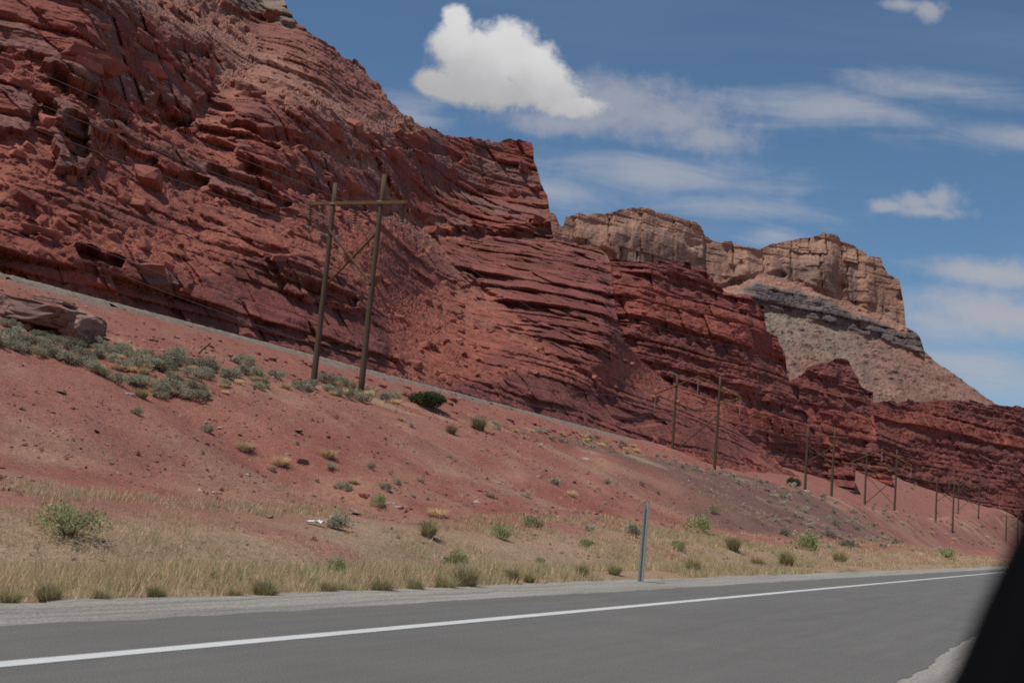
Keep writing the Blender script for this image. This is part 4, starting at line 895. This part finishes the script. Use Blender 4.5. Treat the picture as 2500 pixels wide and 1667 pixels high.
OLIVE = [tuft_mesh('grass_tuft', 450 + i, 560, 1.05, 1.1, M_OLIVE, 0.017) for i in range(4)]
GREENB = [leaf_cloud('shrub', 460 + i, 1300, (1.0, 1.1), 0.12, M_GREEN, 14, 0.4, 0.5) for i in range(4)]
JUNI = [leaf_cloud('crown', 480 + i, 5200, (1.0, 1.05), 0.085, M_JUN, 22, 0.5, 0.2) for i in range(2)]
def plant(kind, px, py, wpx, label, grp=None, cat=None, zs=1.0):
    nm, lst, ct = {'sage': ('sagebrush', SAGE, 'sagebrush'), 'small': ('sagebrush', SMALL, 'sagebrush'), 'straw': ('grass_tuft', STRAW, 'grass tuft'), 'olive': ('grass_tuft', OLIVE, 'grass tuft'), 'green': ('shrub', GREENB, 'shrub')}[kind]
    return drop(nm, rng.choice(lst), px, py, wpx, label, cat or ct, grp, 0.05, None, (1, 1, zs * rng.uniform(0.85, 1.15)))
def spread(poly, n, dmin):
    xs = [p[0] for p in poly]; ys = [p[1] for p in poly]; out = []; g = 0
    while len(out) < n and g < 20000:
        g += 1; q = (rng.uniform(min(xs), max(xs)), rng.uniform(min(ys), max(ys)))
        if in_poly(np.array([q[0]]), np.array([q[1]]), poly)[0] and all(((q[0] - o[0]) / 1.6) ** 2 + (q[1] - o[1]) ** 2 > dmin ** 2 for o in out): out.append(q)
    return out
bench = [(-20, 795), (60, 800), (100, 830), (215, 838), (420, 872), (640, 905), (860, 945), (1000, 985), (880, 980), (640, 945), (560, 960), (420, 985), (330, 960), (180, 890), (-20, 850)]
for q in spread(bench, 95, 9.5): plant('sage', q[0], q[1], rng.uniform(46, 82), 'grey green sagebrush of the bench belt, ' + zone(q[0], (130, 300, 470, 680, 850), ('in front of the big ledge boulder', 'just right of the big ledge boulder', 'in the widest part of the belt', 'below the leaning post stub', 'left of the nearest pole frame', 'at the foot of the nearest pole frame')), 'sagebrush belt on the bench', None, 0.85)
for q in spread(bench, 40, 12): plant('straw', q[0], q[1], rng.uniform(26, 44), 'dry straw tuft among bench sagebrush, ' + zone(q[0], (200, 420, 650), ('near the big ledge boulder', 'left of the leaning post stub', 'right of the leaning post stub', 'near the nearest pole frame')), 'straw tufts in the sagebrush belt')
dark_top = [(1420, 1060), (1560, 1100), (1800, 1150), (1960, 1190), (2130, 1270), (2200, 1310), (2050, 1290), (1850, 1200), (1600, 1130), (1430, 1085)]
for q in spread(dark_top, 46, 9): plant('small', q[0], q[1], rng.uniform(16, 34), 'small grey sage cushion along the crest of the dark bank', 'sage cushions on the dark crest')
for q in spread([(1850, 1190), (2000, 1215), (2200, 1320), (2300, 1345), (2000, 1340), (1900, 1290)], 46, 9): plant('small', q[0], q[1], rng.uniform(16, 32), 'small sage cushion scattered over the dark bank below the third pole frame', 'sage cushions on the dark bank')
for q in spread([(1180, 1030), (1560, 1090), (1560, 1110), (1380, 1085), (1200, 1050)], 24, 7): plant(rng.choice(['small', 'straw']), q[0], q[1], rng.uniform(18, 34), 'low scrub along the crest left of the second pole frame', 'scrub on the crest', 'scrub')
for q in spread([(2080, 1215), (2250, 1255), (2450, 1275), (2440, 1345), (2300, 1330), (2150, 1270)], 60, 6): plant(rng.choice(['small', 'small', 'straw']), q[0], q[1], rng.uniform(8, 18), 'tiny scrub cushion on the far orange bank', 'scrub on the far orange bank', 'scrub')
for q in spread([(420, 990), (700, 1060), (900, 1110), (1100, 1080), (1400, 1130), (1550, 1200), (1500, 1280), (1100, 1240), (800, 1210), (400, 1100)], 42, 22): plant('small', q[0], q[1], rng.uniform(10, 20), 'very small sage cushion scattered on the open red bank', 'tiny sage cushions on the red bank')
for q in spread([(1990, 1100), (2280, 1195), (2420, 1225), (2440, 1240), (2250, 1215), (2000, 1130)], 22, 7): plant('small', q[0], q[1], rng.uniform(8, 16), 'dark scrub dot on the apron below the far wall', 'scrub on the far apron', 'scrub')
for kind, px, py, w, lab in (
    ('olive', 345, 972, 56, 'yellowish rabbitbrush dome at the lower end of the sagebrush'), ('sage', 332, 1018, 48, 'low grey cushion alone on the bank below the rabbitbrush'), ('sage', 505, 1060, 48, 'grey sage cushion at the top of a diagonal run on the bank'), ('straw', 595, 1102, 70, 'pale straw clump in the middle of the diagonal run'),
    ('straw', 683, 1140, 62, 'straw clump left of the rounded grey stone'), ('small', 662, 1152, 30, 'pale grey cushion just below the straw clump'), ('straw', 800, 1118, 60, 'tall straw clump right of the rounded grey stone'), ('sage', 806, 1143, 48, 'grey green cushion under the tall straw clump'), ('sage', 838, 1192, 56, 'round grey cushion left of the orange slab'), ('straw', 862, 1178, 40, 'feathery straw tuft behind the round grey cushion'),
    ('sage', 905, 1145, 34, 'pale cushion high in the middle of the bank'), ('sage', 968, 1183, 36, 'grey cushion right of a wider one above the orange slab'), ('sage', 943, 1200, 44, 'wide grey green cushion above the orange slab'), ('green', 922, 1240, 56, 'green weed clump just right of the orange slab'), ('small', 1027, 1178, 30, 'thin pale cushion right of the slab group'), ('straw', 977, 1026, 30, 'dark footed straw tuft below the juniper'), ('small', 1002, 1043, 30, 'grey cushion right of the dark footed tuft'),
    ('olive', 1102, 1058, 48, 'olive rabbitbrush below the crest, left of a bigger one'), ('olive', 1168, 1050, 66, 'big rounded rabbitbrush on the crest right of the juniper'), ('straw', 1068, 1262, 70, 'tall thin dead brush at the foot of the bank'), ('small', 1195, 1213, 34, 'left cushion of a pair in the middle of the red bank'), ('small', 1283, 1216, 34, 'right cushion of the pair in the middle of the red bank'), ('small', 1352, 1182, 46, 'broad pale cushion above and right of the pair'),
    ('small', 1480, 1184, 34, 'pale round cushion at the border of the dark bank'), ('small', 1566, 1188, 32, 'dark cushion on the border of the dark bank'), ('straw', 1395, 1212, 34, 'fuzzy pale tuft between bank and delineator post'), ('green', 1302, 1285, 68, 'feathery green shrub at the foot of the bank, left of post'), ('green', 1225, 1318, 76, 'leafy green shrub in the straw left of the feathery one'), ('olive', 1045, 1312, 78, 'greenish straw bush at the foot of the bank'), ('sage', 832, 1292, 100, 'large grey sage cushion beside the white plastic'),
    ('green', 815, 1400, 78, 'bright green weed clump in the verge'), ('green', 1112, 1395, 96, 'low bright green weed patch in the verge'), ('green', 1318, 1378, 34, 'small flowering weed in the verge'), ('green', 1430, 1335, 44, 'spindly green sapling in the straw left of the post'), ('green', 1655, 1345, 48, 'sparse upright green plant right of the post'), ('green', 1705, 1300, 92, 'loose pale green shrub at the foot of the dark bank'), ('green', 1740, 1252, 42, 'round yellow green bush on the dark bank'),
    ('green', 1965, 1342, 84, 'rounded green shrub at the right end of the straw verge'), ('sage', 2027, 1312, 40, 'dark grey cushion right of the rounded green shrub'), ('sage', 1915, 1308, 44, 'grey cushion above the rounded green shrub'), ('sage', 2068, 1335, 46, 'grey brown brush low on the dark bank'), ('green', 2315, 1362, 56, 'dark green bush beside the road far right'), ('green', 1606, 1208, 24, 'small upright green plant on the dark bank'), ('small', 1440, 1298, 44, 'bare grey cushion above the straw left of the post'), ('sage', 1540, 1310, 60, 'grey brown brush just left of the post top'), ('olive', 1790, 1345, 60, 'yellow green clump in the straw below the dark bank'),
    ('green', 455, 1385, 34, 'small green weed in the verge at left'), ('green', 180, 1408, 26, 'tiny green weed in the verge below the big green bush'), ('green', 32, 1392, 30, 'small dark green weed near the left edge'), ('green', 520, 1412, 40, 'low green weed in the verge below the small one')):
    plant(kind, px, py, w, lab)
ORD = ['first', 'second', 'third', 'fourth', 'fifth', 'sixth', 'seventh', 'eighth', 'ninth', 'tenth', 'eleventh', 'twelfth', 'thirteenth', 'fourteenth', 'fifteenth', 'sixteenth', 'seventeenth', 'eighteenth', 'nineteenth', 'twentieth']
for i_, (px, py, w) in enumerate(((22, 1482, 56), (118, 1476, 62), (245, 1474, 46), (380, 1471, 50), (572, 1468, 40), (645, 1466, 66), (800, 1458, 44), (840, 1456, 40), (930, 1455, 60), (1012, 1450, 44), (1085, 1448, 60), (1135, 1444, 70), (1250, 1424, 40), (1292, 1424, 34), (1420, 1412, 36), (1500, 1405, 40), (1690, 1398, 46), (1850, 1388, 36), (1920, 1385, 40), (2050, 1376, 40))):
    plant('olive', px, py - 2, w * 1.6, 'olive grass tuft at the edge of the gravel shoulder, %s from the left' % ORD[i_], 'tufts along the shoulder')
# big green bush near the verge: stems and leaves
def parted(name, cat, label, px, py, wpx, leaf_me, stem_name, leaf_name, zs, stem_r, n_st, mat_st=M_BARK):
    x, y, z = ground_hit(px, py); w = wpx / FPX * math.hypot(x, y) / 2; root = empty(name, (x, y, z), rng.uniform(0, 6)); tag(root, label, cat)
    a = link(stem_name, twig_mesh(stem_name, px, n_st, 0.8, 0.9 * zs, stem_r, mat_st), None, root); a.scale = (w, w, w); b = link(leaf_name, leaf_me, None, root); b.scale = (w, w, w * zs)
parted('shrub', 'shrub', 'large airy green bush alone at the foot of the bank, left', 165, 1310, 205, leaf_cloud('foliage', 470, 1900, (1.05, 1.1), 0.085, M_GREEN, 30, 0.34, 0.5, 0.2), 'stem', 'foliage', 0.72, 0.022, 16)
parted('juniper', 'juniper', 'dark green spreading juniper on the crest right of the nearest pole frame', 1042, 995, 122, JUNI[0], 'trunk', 'crown', 0.62, 0.05, 7)
parted('juniper', 'juniper', 'small dark juniper beside the third pole frame', 1937, 1188, 42, JUNI[1], 'trunk', 'crown', 1.0, 0.06, 5)

# dry grass of the verge: blades nobody could count
def verge_grass():
    r = np.random.RandomState(9); V = []; Cc = []; n_c = 0
    def clumps(N, smin, smax, tmin, tmax, h, nb, dens_seed, thr, wdt, pw=1.0):
        s = smin + (smax - smin) * r.rand(N) ** pw; t = r.uniform(tmin, tmax, N); k = fbm(s / 4.5, t / 2.2, dens_seed, 3) + 0.35 * fbm(s / 20, t / 5, dens_seed + 1, 2) > thr
        k &= (t > 10.25 + 0.4 * fbm(s / 2, s * 0, 91, 2)); s = s[k]; t = t[k]; M = len(s); x, y = st2xy(s, t)
        vis = (y > 3) & (np.abs(x / np.maximum(y, 1)) < 0.52); s, t, x, y = s[vis], t[vis], x[vis], y[vis]; M = len(s); z = ground_z(s, t)
        tone_c = r.uniform(0.75, 1.2, M); gr = (r.rand(M) < 0.10) * 1.0; hs = h * r.uniform(0.55, 1.3, M)
        i = np.repeat(np.arange(M), nb); n = len(i); a = r.uniform(0, 6.283, n); rad = 0.16 * np.sqrt(r.rand(n)); bx = x[i] + rad * np.cos(a); by = y[i] + rad * np.sin(a); H = hs[i] * r.uniform(0.5, 1.2, n); ln = H * r.uniform(0.1, 0.8, n)
        pa = r.uniform(0, 6.283, n); wx = np.cos(pa) * wdt[0] * (1 + y[i] * wdt[1]); wy = np.sin(pa) * wdt[0] * (1 + y[i] * wdt[1])
        v = np.stack([np.stack([bx - wx, by - wy, z[i] - 0.03], -1), np.stack([bx + wx, by + wy, z[i] - 0.03], -1), np.stack([bx + ln * np.cos(a), by + ln * np.sin(a), z[i] + H], -1)], 1)
        tn = tone_c[i] * r.uniform(0.75, 1.25, n); g = gr[i]; col = np.stack([tn * (1 - 0.45 * g), tn * (1 - 0.12 * g), tn * (1 - 0.35 * g)], -1)
        V.append(v.reshape(-1, 3)); Cc.append(np.repeat(col, 3, 0))
    clumps(8500, 3, 60, 10.2, 14.4, 0.22, 12, 92, -0.24, (0.004, 0.04)); clumps(9000, 3, 80, 14, 23.5, 0.18, 10, 93, -0.16, (0.004, 0.04)); clumps(6500, 60, 260, 10.3, 26, 0.25, 7, 94, -0.2, (0.004, 0.04), 1.4); clumps(5200, 10, 140, 22, 58, 0.20, 7, 95, 0.08, (0.004, 0.035))
    v = np.concatenate(V); c = np.concatenate(Cc); f = np.arange(len(v)).reshape(-1, 3)
    o = link('dry_grass', mesh_np('dry_grass', v, f, c), M_STRAW); tag(o, 'dry straw coloured grass covering the roadside verge', 'grass', kind='stuff')
verge_grass()
# loose stones of the red bank
def bank_stones():
    r = np.random.RandomState(19); N = 34000; Y = np.exp(r.uniform(np.log(18), np.log(240), N)); X = r.uniform(-0.5, 0.5, N); x = X * Y; y = Y; s, t = xy2st(x, y)
    k = (t > 14) & (t < 68.5) & ((t > 21) | (r.rand(N) < 0.25)) & (fbm(s / 6, t / 6, 97, 3) > -0.25 + 0.2 * (r.rand(N) - 0.5)); s, t, x, y = s[k], t[k], x[k], y[k]; M = len(s); z = ground_z(s, t)
    sz = np.clip(0.034 * np.exp(r.normal(0, 0.6, M)) * (0.6 + y / 60), 0.02, 0.32); a = r.uniform(0, 6.28, M)
    base = np.array([[1, 0, 0], [0, 1, 0], [-1, 0, 0], [0, -1, 0], [0.2, 0.1, 0.8], [0, 0, -0.5]], float); jit = base[None] * r.uniform(0.6, 1.2, (M, 6, 1)) + 0.15 * r.normal(size=(M, 6, 3)); jit *= sz[:, None, None]
    ca, sa = np.cos(a)[:, None], np.sin(a)[:, None]; vx = jit[..., 0] * ca - jit[..., 1] * sa * 0.7; vy = jit[..., 0] * sa + jit[..., 1] * ca * 0.7
    v = np.stack([vx + x[:, None], vy + y[:, None], jit[..., 2] * 0.8 + z[:, None] + 0.1 * sz[:, None]], -1).reshape(-1, 3)
    tri = np.array([[0, 1, 4], [1, 2, 4], [2, 3, 4], [3, 0, 4]]); f = (np.arange(M)[:, None, None] * 6 + tri[None]).reshape(-1, 3)
    q = r.rand(M); c = np.where((q < 0.78)[:, None], np.array([0.27, 0.115, 0.088]), np.where((q < 0.93)[:, None], np.array([0.36, 0.23, 0.18]), np.array([0.45, 0.38, 0.33]))) * r.uniform(0.7, 1.25, (M, 1))
    o = link('gravel', mesh_np('gravel', v, f, np.repeat(c, 6, 0)), M_ROCK); tag(o, 'loose red stones scattered over the bank', 'gravel', kind='stuff')
bank_stones()

# ------------------------------------------------------------------ delineator posts
def delineator(px, py, hpx, label, lean=0.0):
    x, y, z = ground_hit(px, py, 5, 600); h = hpx / FPX * y; mb = MB(); w = 0.075
    prof = [(-w, 0.0), (-w * 0.45, 0.0), (-w * 0.3, 0.045), (w * 0.3, 0.045), (w * 0.45, 0.0), (w, 0.0), (w, 0.006), (w * 0.48, 0.006), (w * 0.34, 0.052), (-w * 0.34, 0.052), (-w * 0.48, 0.006), (-w, 0.006)]
    n = len(prof); vs = [(a, b, zz) for zz in (-0.4, h * 0.5, h) for (a, b) in prof]; fs = [(i * n + j, i * n + (j + 1) % n, (i + 1) * n + (j + 1) % n, (i + 1) * n + j) for i in range(2) for j in range(n)] + [tuple(range(2 * n, 3 * n))]
    mb.add(vs, fs); o = mb.build('delineator_post', M_STEEL); o.location = (x, y, z); o.rotation_euler = (0, lean, 0.25); tag(o, label, 'post')
    return o
delineator(1563, 1428, 196, 'galvanised steel delineator post on the gravel shoulder', 0.012)
delineator(2465, 1268, 24, 'tiny pale marker post on the far bank at the right edge')

# ------------------------------------------------------------------ the car the picture is taken from
def car_door():
    Yc = 0.62
    def P(px, py, Y=Yc): X, e = ray(px, py); return Vector((float(X) * Y, Y, CAMH + float(e) * Y))
    root = empty('car_door', (P(2450, 1667).x, Yc, 0.0)); tag(root, 'black out-of-focus edge of the car door at the lower right corner', 'car door')
    edge = [(3000, 420), (2800, 800), (2650, 1020), (2570, 1160), (2515, 1270), (2474, 1370), (2438, 1450), (2395, 1545), (2345, 1680), (2265, 1880), (2190, 2050)]
    mb = MB(); pts = [P(a + 150, b) - root.location for a, b in edge]; mb.tube(pts, [0.026, 0.028, 0.03, 0.031, 0.032, 0.032, 0.032, 0.032, 0.033, 0.036, 0.04], 20); mb.build('window_pillar', M_BLACK, root, True)
    c = P(2330, 2050); s0, t0 = xy2st(c.x, c.y); mb = MB(); Rz = Matrix.Rotation(math.pi / 2 - HD, 3, 'Z'); x0, y0 = st2xy(s0 - 0.30, t0)
    vs = []; prof = [(-0.03, 0.30), (0.05, 0.32), (0.075, 0.6), (0.07, 0.95), (0.035, c.z - 0.01), (-0.03, c.z - 0.01)]
    for sx in (-0.45, -0.4, 0.35, 0.42): vs += [Rz @ Vector((sx, b * (0.9 if abs(sx) > 0.41 else 1), z_)) + Vector((x0, y0, 0)) - root.location for (b, z_) in prof]
    n = len(prof); fs = [(i * n + j, i * n + (j + 1) % n, (i + 1) * n + (j + 1) % n, (i + 1) * n + j) for i in range(3) for j in range(n)] + [tuple(range(n - 1, -1, -1)), tuple(range(3 * n, 4 * n))]
    mb.add(vs, fs); mb.build('door_panel', M_BLACK, root)
car_door()
